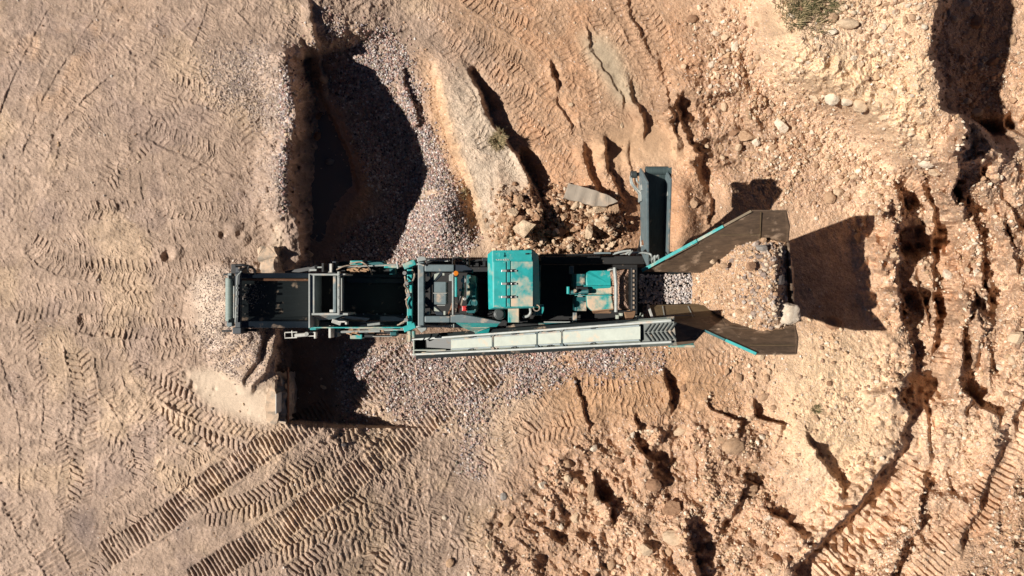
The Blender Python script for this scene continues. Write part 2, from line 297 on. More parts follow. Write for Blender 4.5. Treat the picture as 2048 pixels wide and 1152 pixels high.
for (x, y, r, h) in [(372, 748, 9, -.06), (385, 775, 9, -.08), (392, 795, 8, -.06), (378, 765, 7, .04), (440, 742, 5, -.06), (430, 778, 6, -.03), (335, 513, 12, -.18), (352, 505, 16, .10), (480, 470, 10, -.12), (445, 470, 9, -.14), (468, 455, 20, .12), (485, 478, 16, .12), (200, 405, 12, -.05), (240, 415, 9, -.08), (168, 640, 16, -.12), (190, 560, 14, .08), (185, 530, 10, -.06), (480, 388, 9, .06), (500, 245, 12, .05), (930, 440, 40, .06), (1112, 150, 9, -.16), (660, 590, 20, -.05), (1240, 935, 16, -.1)]:
    cone(x, y, r, h, .8)
# --- tyre and crawler tracks pressed into the soil
def smooth_line(pts, n=9):
    p = [np.array(q, float) for q in pts]
    if len(p) == 2: p = [p[0], p[0] * .67 + p[1] * .33, p[0] * .33 + p[1] * .67, p[1]]
    p = [2 * p[0] - p[1]] + p + [2 * p[-1] - p[-2]]; out = []
    for i in range(1, len(p) - 2):
        for k in range(n):
            t = k / n; a, b, c, d = p[i - 1:i + 3]; out.append(.5 * (2 * b + (c - a) * t + (2 * a - 5 * b + 4 * c - d) * t * t + (3 * b - a - 3 * c + d) * t ** 3))
    out.append(p[-2]); return np.array(out)
TR = np.zeros(U.shape, np.float32); TZ = np.zeros(U.shape, np.float32); MOUND = np.clip(poly([(355, 742), (432, 728), (500, 760), (545, 750), (556, 850), (520, 858), (465, 842), (395, 808)], 8, 8) + .9 * poly([(1215, 250), (1290, 235), (1335, 262), (1385, 320), (1390, 345), (1240, 330), (1180, 320), (1200, 290)], 10, 10) + .85 * poly([(1155, 65), (1195, 70), (1240, 120), (1275, 190), (1240, 215), (1195, 140)], 8, 8), 0, 1)
def track(pts, hw, kind, amp, period=11.0, keep=1.0, rut=.016):
    L = smooth_line(pts); seg = np.diff(L, axis=0); ln = np.hypot(seg[:, 0], seg[:, 1]); cum = np.concatenate([[0], np.cumsum(ln)]); tot = cum[-1]
    big = cells(L[:, 1].min() - hw - 9, L[:, 1].max() + hw + 9, L[:, 0].min() - hw - 9, L[:, 0].max() + hw + 9); u, v = U[big], V[big]
    if u.size == 0: return
    best = np.full(u.shape, 1e9, np.float32); sa = np.zeros_like(best); ta = np.full(u.shape, 1e3, np.float32); a0, c0 = big[0].start, big[1].start
    for i in range(len(seg)):
        (x0, y0), (x1, y1) = L[i], L[i + 1]; q = cells(min(y0, y1) - hw - 9, max(y0, y1) + hw + 9, min(x0, x1) - hw - 9, max(x0, x1) + hw + 9)
        ys = slice(max(0, q[0].start - a0), max(0, q[0].stop - a0)); xs = slice(max(0, q[1].start - c0), max(0, q[1].stop - c0)); uu, vv = u[ys, xs], v[ys, xs]
        if uu.size == 0: continue
        dx, dy = seg[i] / max(ln[i], 1e-6); s = (uu - x0) * dx + (vv - y0) * dy; t = -(uu - x0) * dy + (vv - y0) * dx; sc = np.clip(s, 0, ln[i]); d2 = t * t + (s - sc) ** 2
        bt = best[ys, xs]; m = d2 < bt; bt[m] = d2[m]; sa[ys, xs][m] = (cum[i] + s)[m]; ta[ys, xs][m] = t[m]
    sd = rng.integers(0, 40); t = ta / hw; s = sa + 3.0 * WX[big] + 1.2 * N_SML[big]; t = t + .10 * WY[big] + .10 * N_SML[big] + .10 * vnoise(u, v, 7, sd + 4); s = s + 2.2 * vnoise(u, v, 13, sd + 5); at = np.abs(t)
    inside = S((1.0 - at) / .12) * S(sa / 14) * S((tot - sa) / 14)
    br = S((fbm(46, sd, 3, .6, u, v) + keep - .35) / .3); inside = inside * br * np.clip(.85 + 1.1 * vnoise(u, v, 34, sd + 6), .5, 1.3)
    if kind == 'hex':     # thin raised ribs left between flat lugs, staggered either side of a zig-zag spine
        ph = s / period + np.where(t > 0, .5, 0) + .55 * at; f = np.abs((ph % 1) - .5) * 2
        rib = np.exp(-((1 - f) / .30) ** 2); zz = np.exp(-((t - .16 * (np.abs((s / period % 1) - .5) * 4 - 1)) / .10) ** 2); pat = np.maximum(rib, zz) - .25
    elif kind == 'chunk':   # deep chevron lugs
        ph = s / period + .75 * at + np.where(t > 0, .5, 0); f = np.sin(ph * 2 * np.pi); pat = .75 * np.clip(f * 2.2, -1, 1) - .3 * np.exp(-(t / .12) ** 2)
    else:                 # crawler: straight grouser bars across the lane
        ph = s / period + .12 * vnoise(u, v, 30, sd + 3); f = (ph % 1); pat = np.where(f < .3, f / .3, 1 - (f - .3) / .7) * 1.6 - .8
    pat = pat * (0.75 + .8 * vnoise(u, v, 22, sd + 9))
    inside = inside * (1 - MOUND[big]); br = br * (1 - MOUND[big]); lip = np.exp(-((at - 1.08) / .12) ** 2) * S(sa / 20) * S((tot - sa) / 20) * br
    ov = np.minimum(1, inside * 1.3); TZ[big] = TZ[big] * (1 - .85 * ov) + inside * (amp * pat - rut) + lip * rut * .8 * np.clip(.6 + 2 * vnoise(u, v, 12, sd + 7), 0, 1.5)
    TR[big] = np.maximum(TR[big], inside)
HX, CK, CR = 'hex', 'chunk', 'crawler'
# faint older passes
for i in range(84):
    x, y = rng.uniform(-60, 560), rng.uniform(-60, 1200); an = (rng.normal(1.05, .35) if y < 420 else rng.normal(0, .3) if y < 700 else rng.normal(1.5, .45)) ; L_ = rng.uniform(180, 620)
    track([(x, y), (x + math.cos(an) * L_ * .5 + rng.normal(0, .07) * L_, y - math.sin(an) * L_ * .5), (x + math.cos(an) * L_, y - math.sin(an) * L_)], rng.uniform(18, 26), HX if rng.random() < .8 else CK, rng.uniform(.010, .024), rng.uniform(10, 13.5), .62, .004)
for i in range(60):
    x, y = rng.uniform(560, 1200), rng.uniform(840, 1160); an = rng.normal(.6, .5); L_ = rng.uniform(120, 420)
    track([(x, y), (x + math.cos(an) * L_ * .5, y - math.sin(an) * L_ * .5 + rng.normal(0, 8)), (x + math.cos(an) * L_, y - math.sin(an) * L_)], rng.uniform(18, 26), HX if i % 2 else CK, rng.uniform(.014, .032), rng.uniform(10, 13.5), .68, .004)
for i in range(44):
    x, y = rng.uniform(850, 1330), rng.uniform(-40, 220); an = rng.normal(-.95, .25); L_ = rng.uniform(140, 380)
    track([(x, y), (x + math.cos(an) * L_, y - math.sin(an) * L_)], rng.uniform(18, 24), HX, rng.uniform(.018, .036), rng.uniform(11, 13.5), .75, .005)
DRAWN = [
    # loader lanes on the left terrace
    ([(55, 480), (110, 520), (200, 540), (420, 545)], 26, HX, .030, 12), ([(90, 425), (300, 418), (500, 428)], 20, HX, .022, 12), ([(268, 150), (256, 300), (262, 520)], 20, HX, .016, 11, .8, .006),
    ([(150, 640), (260, 655), (420, 662)], 24, HX, .034, 11), ([(130, 690), (260, 700), (420, 690)], 22, HX, .022, 12), ([(150, 690), (170, 780), (168, 900), (160, 1010)], 26, CK, .030, 13),
    ([(285, 745), (360, 795), (440, 835), (540, 870)], 24, CK, .036, 12), ([(285, 818), (370, 860), (440, 890), (500, 915)], 24, CK, .038, 12), ([(205, 885), (280, 925), (340, 960), (400, 985)], 25, HX, .035, 12),
    ([(215, 765), (270, 850), (290, 930), (272, 1060)], 24, HX, .035, 12), ([(260, 740), (310, 850), (300, 960)], 22, HX, .026, 12), ([(340, 165), (410, 190), (490, 215)], 24, HX, .028, 12), ([(285, 245), (350, 280), (440, 312)], 24, HX, .030, 12),
    ([(110, 310), (130, 250), (150, 180)], 18, HX, .018, 11), ([(60, 330), (110, 200), (200, 60), (240, 0)], 24, HX, .012, 12, .7), ([(0, 300), (40, 180), (120, 20)], 24, HX, .010, 12, .7), ([(240, 150), (330, 60), (400, -20)], 22, HX, .014, 12, .8),
    ([(130, 340), (150, 250), (230, 170)], 22, HX, .02, 12), ([(300, 330), (310, 420), (330, 500)], 22, HX, .012, 12, .8), ([(20, 700), (60, 850), (60, 1000)], 24, HX, .012, 12, .8), ([(100, 690), (110, 820), (90, 980)], 24, HX, .016, 12, .8),
    ([(330, 60), (370, 100), (450, 130)], 22, HX, .015, 12, .8), ([(440, 0), (420, 60), (400, 110)], 22, HX, .016, 12, .8), ([(210, 1040), (330, 960), (430, 890)], 22, HX, .018, 12), ([(480, 0), (540, 60), (610, 110)], 22, HX, .016, 12, .7),
    ([(700, -20), (720, 60), (760, 120)], 24, HX, .014, 12, .8), ([(620, 30), (650, 80), (700, 140)], 18, HX, .014, 11, .8), ([(120, 600), (250, 610), (390, 600)], 24, HX, .016, 12, .8),
    # bottom: crawler lanes, chevrons
    ([(205, 1115), (330, 1040), (440, 955), (560, 880), (665, 815)], 27, CR, .058, 9.0, 1.1, .025), ([(380, 1165), (520, 1080), (640, 1000), (760, 915), (870, 830), (1000, 735)], 27, CR, .058, 9.0, 1.1, .025),
    ([(700, 815), (760, 755), (830, 700)], 24, CR, .048, 9.0, .95, .03), ([(880, 800), (950, 740), (1020, 695)], 24, CR, .048, 9.0, .95, .02), ([(20, 985), (60, 1060), (130, 1165)], 25, CR, .045, 9.5, .9), ([(110, 1060), (150, 1110), (170, 1165)], 20, CR, .035, 9.5, .7), ([(-20, 1060), (20, 1120), (40, 1165)], 22, CR, .03, 9.5, .6),
    ([(400, 1030), (500, 1010), (600, 950), (690, 880)], 28, CK, .032, 11, .9), ([(430, 1160), (560, 1100), (650, 1060), (740, 1000)], 28, CK, .036, 12, 1), ([(580, 1160), (660, 1110), (780, 1040), (840, 1000)], 30, CK, .036, 12, 1), ([(640, 1060), (740, 1060), (830, 1040)], 30, CK, .030, 12, .8),
    ([(740, 1165), (760, 1100), (800, 1050)], 28, CK, .040, 13, 1), ([(842, 880), (836, 1000), (842, 1165)], 20, HX, .030, 12), ([(880, 990), (880, 1060), (870, 1165)], 20, HX, .028, 12, .8), ([(950, 1030), (955, 1090), (985, 1165)], 20, HX, .034, 13), ([(900, 1010), (930, 930), (960, 860)], 22, HX, .022, 12, .8),
    ([(690, 900), (770, 930), (850, 900)], 26, HX, .018, 12, .8), ([(660, 960), (760, 970), (840, 930)], 26, HX, .02, 12, .8),
    ([(1020, 870), (1062, 810), (1090, 770)], 24, HX, .030, 12), ([(1105, 762), (1150, 800), (1210, 862)], 22, HX, .034, 13), ([(1150, 775), (1240, 790), (1350, 792)], 31, HX, .036, 13), ([(1180, 820), (1260, 835), (1340, 825)], 24, HX, .026, 13), ([(960, 940), (1030, 890), (1080, 860), (1160, 850)], 26, CK, .038, 12, .9), ([(1020, 800), (1000, 850), (1020, 930)], 24, HX, .028, 12),
    ([(1250, 690), (1330, 715), (1420, 725)], 24, HX, .024, 13, .8), ([(1350, 740), (1440, 750), (1500, 770)], 22, HX, .02, 12, .7), ([(1010, 960), (1060, 980), (1100, 1030)], 22, HX, .02, 12, .7),
    # top middle: the loader's lanes running down to the right
    ([(840, 10), (940, 70), (1040, 130), (1130, 200)], 25, HX, .040, 12), ([(930, -20), (1000, 30), (1070, 70), (1120, 110)], 24, HX, .034, 12), ([(900, 60), (960, 130), (1040, 215), (1100, 290), (1165, 365)], 25, HX, .036, 13), ([(870, 60), (950, 150), (1000, 230), (1060, 300), (1130, 360)], 24, HX, .026, 12),
    ([(1030, 180), (1090, 225), (1150, 280)], 24, HX, .032, 12), ([(1120, 0), (1160, 90), (1175, 190), (1192, 300)], 22, HX, .030, 12), ([(1235, -10), (1275, 70), (1310, 150), (1340, 255)], 22, HX, .040, 13, 1.2), ([(1275, -10), (1310, 50), (1340, 120)], 20, HX, .036, 12), ([(1212, 262), (1240, 240), (1260, 220)], 20, HX, .026, 12),
    ([(1050, 100), (1100, 160), (1170, 210)], 24, HX, .026, 12, .9), ([(1040, -10), (1110, 60), (1150, 120)], 24, HX, .026, 12, .9), ([(1180, 0), (1215, 60), (1260, 130)], 22, HX, .03, 12, .9), ([(1195, 262), (1215, 290), (1235, 300)], 16, HX, .03, 11),
    # right: excavator crawler lanes
    ([(1885, 420), (1885, 500), (1895, 580), (1885, 680), (1868, 760), (1835, 830)], 26, CR, .070, 9.5, 1.1), ([(1855, 830), (1842, 905), (1800, 980), (1730, 1062), (1640, 1155)], 38, CR, .085, 12, 1.1, .02), ([(1860, 760), (1850, 850), (1830, 930)], 30, CR, .030, 9, .7), ([(2060, 790), (2020, 900), (1960, 1010), (1900, 1080), (1830, 1160)], 34, CR, .075, 11, 1.1, .02),
    ([(1805, 345), (1835, 370), (1850, 400)], 22, CR, .04, 8, .9), ([(2000, 320), (2020, 350), (2050, 360)], 22, CR, .035, 8, .8), ([(1960, 300), (1980, 330), (1990, 360)], 22, CR, .03, 8, .8), ([(1975, 800), (1990, 760), (2030, 740)], 22, CR, .02, 8, .7), ([(2048, 120), (2040, 180), (2035, 240)], 22, CR, .02, 9, .7)]
for a in sorted(DRAWN, key=lambda q: q[2] == CR):
    a = list(a); a[3] *= 1.25 if a[2] == HX else 1.0; track(*a)
Z += TZ
# scraped lines
for (pts, h) in [([(268, 275), (340, 305), (420, 340), (500, 360)], .05), ([(150, 668), (260, 676), (400, 682)], .05), ([(350, 850), (420, 895), (480, 925)], .05), ([(300, 790), (380, 845), (440, 880)], .06), ([(830, 940), (822, 980), (815, 1010)], .05), ([(655, 880), (700, 840), (740, 800)], .05), ([(350, 1020), (450, 960), (560, 900)], .06), ([(950, 980), (940, 1030), (935, 1060)], .03)]:
    L = smooth_line(pts); big = cells(L[:, 1].min() - 9, L[:, 1].max() + 9, L[:, 0].min() - 9, L[:, 0].max() + 9); u, v = U[big], V[big]; d = np.full(u.shape, 99., np.float32)
    for q0, q1 in zip(L[:-1], L[1:]):
        e = q1 - q0; t = np.clip(((u - q0[0]) * e[0] + (v - q0[1]) * e[1]) / (e @ e), 0, 1); d = np.minimum(d, np.hypot(u - q0[0] - t * e[0], v - q0[1] - t * e[1]))
    Z[big] += h * np.exp(-(d / 4) ** 2) * (.6 + 1.2 * N_SML[big])
SW = vnoise(U * .9 + V * .42 + WX * 60, (V * .9 - U * .42) * .07 + WY * 4, 17, 44) + .7 * vnoise(U * .9 + V * .42 + WX * 40, (V * .9 - U * .42) * .06, 7, 45); SW2 = vnoise(V * 1.0 + WX * 40, U * .06, 14, 46)
swk = S((640 - U) / 300); swk2 = S((V - 380) / 120) * S((760 - V) / 120); SWP = swk * (SW * (1 - swk2) + SW2 * swk2 * 1.4); Z += .010 * SWP
# --- fine relief
gr = np.clip(poly([(668, 760), (690, 700), (830, 690), (1130, 695), (1150, 735), (1060, 790), (1000, 810), (975, 880), (950, 960), (920, 950), (925, 870), (860, 835), (700, 842)], 14, 22)
             + poly([(660, 120), (740, 60), (815, 130), (850, 220), (895, 330), (950, 470), (900, 520), (640, 520), (760, 420), (700, 250)], 12, 16) + poly([(410, 110), (560, 105), (600, 200), (595, 300), (575, 430), (520, 420), (525, 300), (500, 220), (430, 190)], 22, 30)
             + poly([(400, 560), (455, 530), (560, 540), (552, 720), (480, 780), (430, 740), (395, 690)], 16, 16) + .7 * poly([(640, 60), (760, 60), (820, 200), (760, 250), (700, 180)], 30, 30)
             + .7 * poly([(1080, 690), (1300, 690), (1330, 740), (1200, 770), (1100, 760)], 18, 22), 0, 1)
gr = np.clip(gr * (1 - .45 * S(N_MID * 2.2)), 0, 1); gr *= (1 - .55 * TR)
gr *= (1 - sand) * (1 - poly([(580, 160), (640, 170), (735, 370), (660, 530), (580, 540), (578, 300)], 10, 8))
amp = .0150 + .022 * gr + .020 * rub * (1 - TR) + .008 * torn; amp *= (1 - .8 * sand); amp *= 1 - .35 * gr * S((575 - U) / 50)
leftk = S((620 - U) / 250); amp = amp * (1 - .25 * leftk)
core = ((U > -145) & (U < 2193) & (V > -145) & (V < 1297)).astype(np.float32)
wn = WHITE * .6 + .7 * vnoise(U, V, 4.2, 55) + .5 * vnoise(U, V, 8.5, 56)
Z += amp * wn * 1.25 * core + .012 * N_SML * (1 - sand) + .03 * N_BIG * core + (.05 * N_MID * leftk * .35) + core * (1 - sand) * (.022 * vnoise(U, V, 5.5, 57) + .035 * np.maximum(0, vnoise(U, V, 11, 59) - .1) + .02 * vnoise(U, V, 21, 60)) * (.6 + .6 * S(N_BIG * 2 + .5))
fr = np.maximum(0, np.maximum(np.abs(U - 1024) - 1130, np.abs(V - 576) - 670)); Z += (.6 * fbm(900, 58, 3) * S(fr / 900) + 8 * fbm(9000, 61, 3) * S(fr / 9000))
# --- colours
def lay(c, m, col, k=1.0):
    m = np.clip(m * k, 0, 1)[..., None]; return c * (1 - m) + np.array(col, np.float32) * m
COL = np.zeros((NV, NU, 3), np.float32) + np.array((.388, .28, .212), np.float32)
orange = S((U - np.interp(V, [-90, 60, 300, 560, 720, 900, 1240], [800, 840, 930, 1000, 1000, 980, 930]) + WX * 70) / 180); COL = lay(COL, orange, (.445, .283, .182)); COL = lay(COL, S((U - 1350) / 250), (.585, .395, .265), .8)
COL = lay(COL, S((N_BIG + .05) * 2.2) * (1 - orange), (.35, .26, .205), .5); COL = lay(COL, S((fbm(120, 3, 4) - .05) * 3) * (1 - orange), (.50, .36, .245), .6)
COL = lay(COL, S((fbm(90, 9, 4) - .12) * 4) * (1 - orange) * S((560 - U) / 80), (.28, .205, .175), .4)
COL = lay(COL, poly([(20, 60), (160, 0), (270, 0), (170, 110), (130, 250), (80, 260)], 45, 40) * S(N_MID * 2 + .5), (.42, .25, .14), .5)
COL = lay(COL, pe * S((U - pl + 5) / 10) * (1 - S((U - pr + 4) / 12)), (.54, .43, .33)); COL = lay(COL, pe * S((U - pl + 26) / 20) * (1 - S((U - pl - 10) / 14)), (.60, .42, .27), .7)
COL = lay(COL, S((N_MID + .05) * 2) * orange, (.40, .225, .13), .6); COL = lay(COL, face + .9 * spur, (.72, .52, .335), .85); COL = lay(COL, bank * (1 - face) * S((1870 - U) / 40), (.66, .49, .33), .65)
COL = lay(COL, S((N_BIG - .02) * 3) * orange, (.63, .46, .325), .5)
COL = lay(COL, poly([(1100, 690), (1330, 690), (1480, 740), (1500, 850), (1300, 850), (1180, 860), (1080, 790)], 30, 26), (.42, .25, .14), .7)
COL = lay(COL, poly([(1000, 380), (1240, 380), (1350, 350), (1420, 430), (1280, 500), (1000, 500)], 22, 20), (.40, .225, .13), .8)
COL = lay(COL, poly([(830, 100), (875, 120), (930, 330), (960, 470), (900, 420), (860, 250)], 16, 16), (.50, .30, .175), .6); COL = lay(COL, poly([(870, 400), (930, 400), (940, 480), (880, 490)], 14, 8), (.36, .20, .13), .7)  # second layer paints the gravel cone's shaded side darker and redder
COL = lay(COL, torn, (.475, .305, .20), .7)
COL = lay(COL, poly([(1150, 60), (1200, 70), (1240, 120), (1275, 190), (1240, 220), (1190, 130)], 12, 14), (.40, .335, .24), .75)
COL = lay(COL, poly([(1190, 265), (1290, 240), (1345, 250), (1390, 330), (1240, 330), (1175, 325)], 16, 12), (.50, .325, .20), .7); COL = lay(COL, poly([(362, 742), (432, 735), (500, 775), (545, 770), (545, 845), (500, 845), (400, 800)], 9, 10), (.62, .49, .37), .9); COL = lay(COL, poly([(550, 440), (600, 500), (606, 530), (540, 540)], 8, 8), (.60, .47, .35), .85)
COL = lay(COL, poly([(385, 560), (410, 550), (420, 680), (390, 680)], 14, 10), (.55, .43, .33), .6)  # paler colour painted on the sunward side of the discharge cone
COL = lay(COL, poly([(430, 715), (520, 690), (530, 720), (460, 745)], 14, 10), (.48, .30, .17), .6)
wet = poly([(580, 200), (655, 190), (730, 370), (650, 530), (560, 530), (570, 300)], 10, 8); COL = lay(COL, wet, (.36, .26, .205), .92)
COL = lay(COL, poly([(650, 190), (680, 240), (745, 340), (740, 420), (680, 460), (650, 520), (720, 370)], 10, 6), (.46, .26, .15), .85)
COL = lay(COL, poly([(556, 670), (690, 670), (668, 840), (560, 842)], 8, 4), (.21, .13, .09), .8); COL = lay(COL, poly([(135, 1020), (185, 1010), (190, 1090), (150, 1090)], 16, 14), (.17, .13, .12), .75)  # first layer paints the terrace wall's cast shadow into the soil colour
COL = lay(COL, poly([(640, 515), (1300, 515), (1300, 660), (640, 690)], 10, 4), (.16, .10, .07), .7)  # soil under the machine painted dark to stand for its shade
COL *= (1 + .30 * N_BIG[..., None] + .22 * N_MID[..., None] * (1 - leftk[..., None] * .5))
# gravel: every grain its own colour
PAL = np.array([(.34, .275, .26), (.46, .385, .355), (.17, .13, .125), (.66, .60, .56), (.39, .235, .20), (.075, .06, .06), (.41, .31, .23), (.27, .235, .25), (.48, .33, .28), (.34, .29, .215)], np.float32); PALF = np.array([(.40, .315, .26), (.52, .43, .36), (.27, .21, .18), (.44, .33, .25), (.34, .27, .25)], np.float32)
gi = rng.integers(0, len(PAL), (NV // 2 + 1, NU // 2 + 1)); gb = (.55 + .85 * rng.random(gi.shape, dtype=np.float32))[..., None]; pc = (PAL[gi] * gb).repeat(2, 0).repeat(2, 1)[:NV, :NU] * (.8 + .4 * rng.random((NV, NU, 1), dtype=np.float32))
pf = PALF[gi % 5].repeat(2, 0).repeat(2, 1)[:NV, :NU] * (.7 + .6 * rng.random((NV, NU, 1), dtype=np.float32)); fk = S((575 - U) / 50)[..., None]; pc = pc * (1 - fk) + pf * fk
g3 = np.clip(gr * 1.1, 0, 1)[..., None]; COL = COL * (1 - .88 * g3) + pc * .88 * g3
COL = lay(COL, poly([(392, 560), (430, 535), (455, 540), (455, 690), (430, 690), (398, 660)], 10, 10), (.54, .43, .34), .6); spk = (rng.random((NV, NU)) < .10 * (.3 + rub) ).astype(np.float32)[..., None] * (1 - sand[..., None]) * .6; COL = COL * (1 - spk) + (pc * 1.15) * spk  # discharge cone's sunlit left face lightened in colour, then random grain speckle
COL *= (1 + .22 * SWP[..., None]); COL *= (1 + .42 * WHITE[..., None] * (1 - .6 * sand[..., None])) * (1 + .32 * N_SML[..., None] * (1 - .7 * sand[..., None]))
COL = COL.clip(.01, .85)
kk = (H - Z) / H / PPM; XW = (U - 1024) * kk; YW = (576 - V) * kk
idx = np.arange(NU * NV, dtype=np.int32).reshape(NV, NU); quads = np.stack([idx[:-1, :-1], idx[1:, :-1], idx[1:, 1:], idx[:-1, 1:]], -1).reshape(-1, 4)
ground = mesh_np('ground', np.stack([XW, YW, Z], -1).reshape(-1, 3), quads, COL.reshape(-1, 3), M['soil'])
ground['kind'] = 'structure'; ground['label'] = 'tracked sandy quarry floor with tyre marks, banks and a pit'
def gz(px, py):
    i = int(np.clip(np.searchsorted(V1, py), 0, NV - 1)); j = int(np.clip(np.searchsorted(U1, px), 0, NU - 1)); return float(Z[i, j])
# the puddle in the shaded pit
bm = bmesh.new(); PZ = float(np.median(Z[cells(330, 350, 640, 690)])) + .012
vs = [bm.verts.new(W(x, y, PZ)) for x, y in [(640, 195), (655, 190), (672, 230), (684, 262), (700, 300), (708, 330), (722, 368), (716, 392), (700, 402), (684, 425), (678, 450), (660, 470), (630, 500), (610, 490), (615, 440), (625, 400), (620, 350), (632, 290), (636, 240)]]
bm.faces.new(vs[::-1]); me = bpy.data.meshes.new('puddle'); bm.to_mesh(me); pud = bpy.data.objects.new('puddle', me); C.objects.link(pud); pud['kind'] = 'structure'
m, n, l, b = new_mat('muddy_water_sky_tint'); b.inputs['Base Color'].default_value = (.13, .135, .145, 1); b.inputs['Roughness'].default_value = .06; b.inputs['IOR'].default_value = 1.33; me.materials.append(m)  # blue-grey base colour stands in for sky reflected on the muddy puddle
# ------------------------------------------------------------------ mesh helpers for built things
KEEP = {'grouser', 'grit', 'caught_debris', 'frame_slot', 'dust_film', 'hopper_frame'}
class MB:
    def __init__(s): s.v = []; s.f = []; s.pc = []
    def mark(s, o, fo): s.pc.append((o, len(s.v), fo, len(s.f)))
    def add(s, vs, fs):
        o = len(s.v); fo = len(s.f); s.v += [Vector(q) for q in vs]; s.f += [tuple(i + o for i in q) for q in fs]; s.mark(o, fo); return s
    def hexa(s, top, bot):
        n = len(top); return s.add(list(top) + list(bot), [tuple(range(n)), tuple(range(2 * n - 1, n - 1, -1))] + [(i, n + i, n + (i + 1) % n, (i + 1) % n) for i in range(n)])
    def px(s, x0, y0, x1, y1, z1, z0):       # upright box; the photo's rectangle is its top face
        t = [W(x0, y0, z1), W(x0, y1, z1), W(x1, y1, z1), W(x1, y0, z1)]; return s.hexa(t, [Vector((q.x, q.y, z0)) for q in t])
    def prism(s, pts, z1, z0):
        t = [W(x, y, z1) for x, y in pts]; a = sum(t[i - 1].x * t[i].y - t[i].x * t[i - 1].y for i in range(len(t)))
        if a < 0: t = t[::-1]
        return s.hexa(t, [Vector((q.x, q.y, z0)) for q in t])
    def plate(s, pts, th):
        nrm = (pts[1] - pts[0]).cross(pts[2] - pts[0]).normalized()
        if nrm.z < 0: pts = pts[::-1]; nrm = -nrm
        return s.hexa(pts, [p - nrm * th for p in pts])
    def beam(s, a, b, wd, ht, up=Vector((0, 0, 1))):
        d = (b - a).normalized(); r = d.cross(up); r = r.normalized() if r.length > 1e-4 else Vector((1, 0, 0)); u = r.cross(d).normalized(); r *= wd / 2; u *= ht / 2
        return s.hexa([a + r + u, a - r + u, b - r + u, b + r + u], [a + r - u, a - r - u, b - r - u, b + r - u])
    def tube(s, pts, r, n=8):
        o = len(s.v); fo = len(s.f)
        for i, p in enumerate(pts):
            d = (pts[min(i + 1, len(pts) - 1)] - pts[max(i - 1, 0)]).normalized(); a = d.cross(Vector((0, 0, 1)))
            if a.length < 1e-3: a = Vector((1, 0, 0))
            a.normalize(); b = d.cross(a)
            for k in range(n): s.v.append(p + (a * math.cos(2 * math.pi * k / n) + b * math.sin(2 * math.pi * k / n)) * r)
        for i in range(len(pts) - 1):
            for k in range(n): s.f.append((o + i * n + k, o + i * n + (k + 1) % n, o + (i + 1) * n + (k + 1) % n, o + (i + 1) * n + k))
        s.f.append(tuple(o + k for k in range(n))[::-1]); e = o + (len(pts) - 1) * n; s.f.append(tuple(e + k for k in range(n))); s.mark(o, fo); return s
    def cyl(s, a, b, r, n=24, r2=None):
        o = len(s.v); fo = len(s.f); d = (b - a).normalized(); x = d.orthogonal().normalized(); y = d.cross(x)
        for p, rr in ((a, r), (b, r if r2 is None else r2)):
            for k in range(n): s.v.append(p + (x * math.cos(2 * math.pi * k / n) + y * math.sin(2 * math.pi * k / n)) * rr)
        for k in range(n): s.f.append((o + k, o + (k + 1) % n, o + n + (k + 1) % n, o + n + k))
        s.f.append(tuple(o + k for k in range(n))[::-1]); s.f.append(tuple(o + n + k for k in range(n))); s.mark(o, fo); return s
    def ring(s, c, r, t, h, n=20):
        o = len(s.v); fo = len(s.f)
        for k in range(n):
            e = Vector((math.cos(2 * math.pi * k / n), math.sin(2 * math.pi * k / n), 0))
            s.v += [c + e * r, c + e * (r - t), c + e * r - Vector((0, 0, h)), c + e * (r - t) - Vector((0, 0, h))]
        for k in range(n):
            a, b = o + 4 * k, o + 4 * ((k + 1) % n); s.f += [(a, b, b + 1, a + 1), (a + 2, b + 2, b, a), (a + 1, b + 1, b + 3, a + 3), (a + 3, b + 3, b + 2, a + 2)]
        s.mark(o, fo); return s
    def build(s, name, mat, parent=None, bevel=0.012, label=None, keep=False):
        if name not in KEEP and not keep and len(s.pc) > 1:      # pieces that do not touch become objects of their own
            bb = []
            for (a, b, _, _) in s.pc:
                q = s.v[a:b]; bb.append([(min(p[i] for p in q) - .012, max(p[i] for p in q) + .012) for i in range(3)])
            g = list(range(len(bb)))
            for i in range(len(bb)):
                for j in range(i):
                    if all(bb[i][k][0] < bb[j][k][1] and bb[j][k][0] < bb[i][k][1] for k in range(3)):
                        gi, gj = g[i], g[j]; g = [gj if x == gi else x for x in g]
            if len(set(g)) > 1:
                first = None
                for c in dict.fromkeys(g):
                    m = MB()
                    for q, (a, b, fa, fb) in enumerate(s.pc):
                        if g[q] == c: m.add(s.v[a:b], [tuple(i - a for i in f) for f in s.f[fa:fb]])
                    o = m.build(name, mat, parent, bevel, label, True); first = first or o
                return first
        me = bpy.data.meshes.new(name); me.from_pydata([tuple(q) for q in s.v], [], s.f); me.update()
        bm = bmesh.new(); bm.from_mesh(me); bmesh.ops.recalc_face_normals(bm, faces=bm.faces); bm.to_mesh(me); bm.free()
        me.materials.append(M[mat] if isinstance(mat, str) else mat); o = bpy.data.objects.new(name, me); C.objects.link(o)
        if parent is not None: o.parent = parent
        if bevel:
            b = o.modifiers.new('bevel', 'BEVEL'); b.width = bevel; b.segments = 2; b.limit_method = 'ANGLE'; b.angle_limit = math.radians(40)
        if label: o['label'] = label
        return o
def empty(name, label, cat, loc=(0, 0, 0), group=None):
    o = bpy.data.objects.new(name, None); C.objects.link(o); o.location = loc; o.empty_display_size = .3; return tag(o, label, cat, group)
def wob(pts, z, k=.04): return [W(x, y, zz) for (x, y), zz in zip(pts, z)]
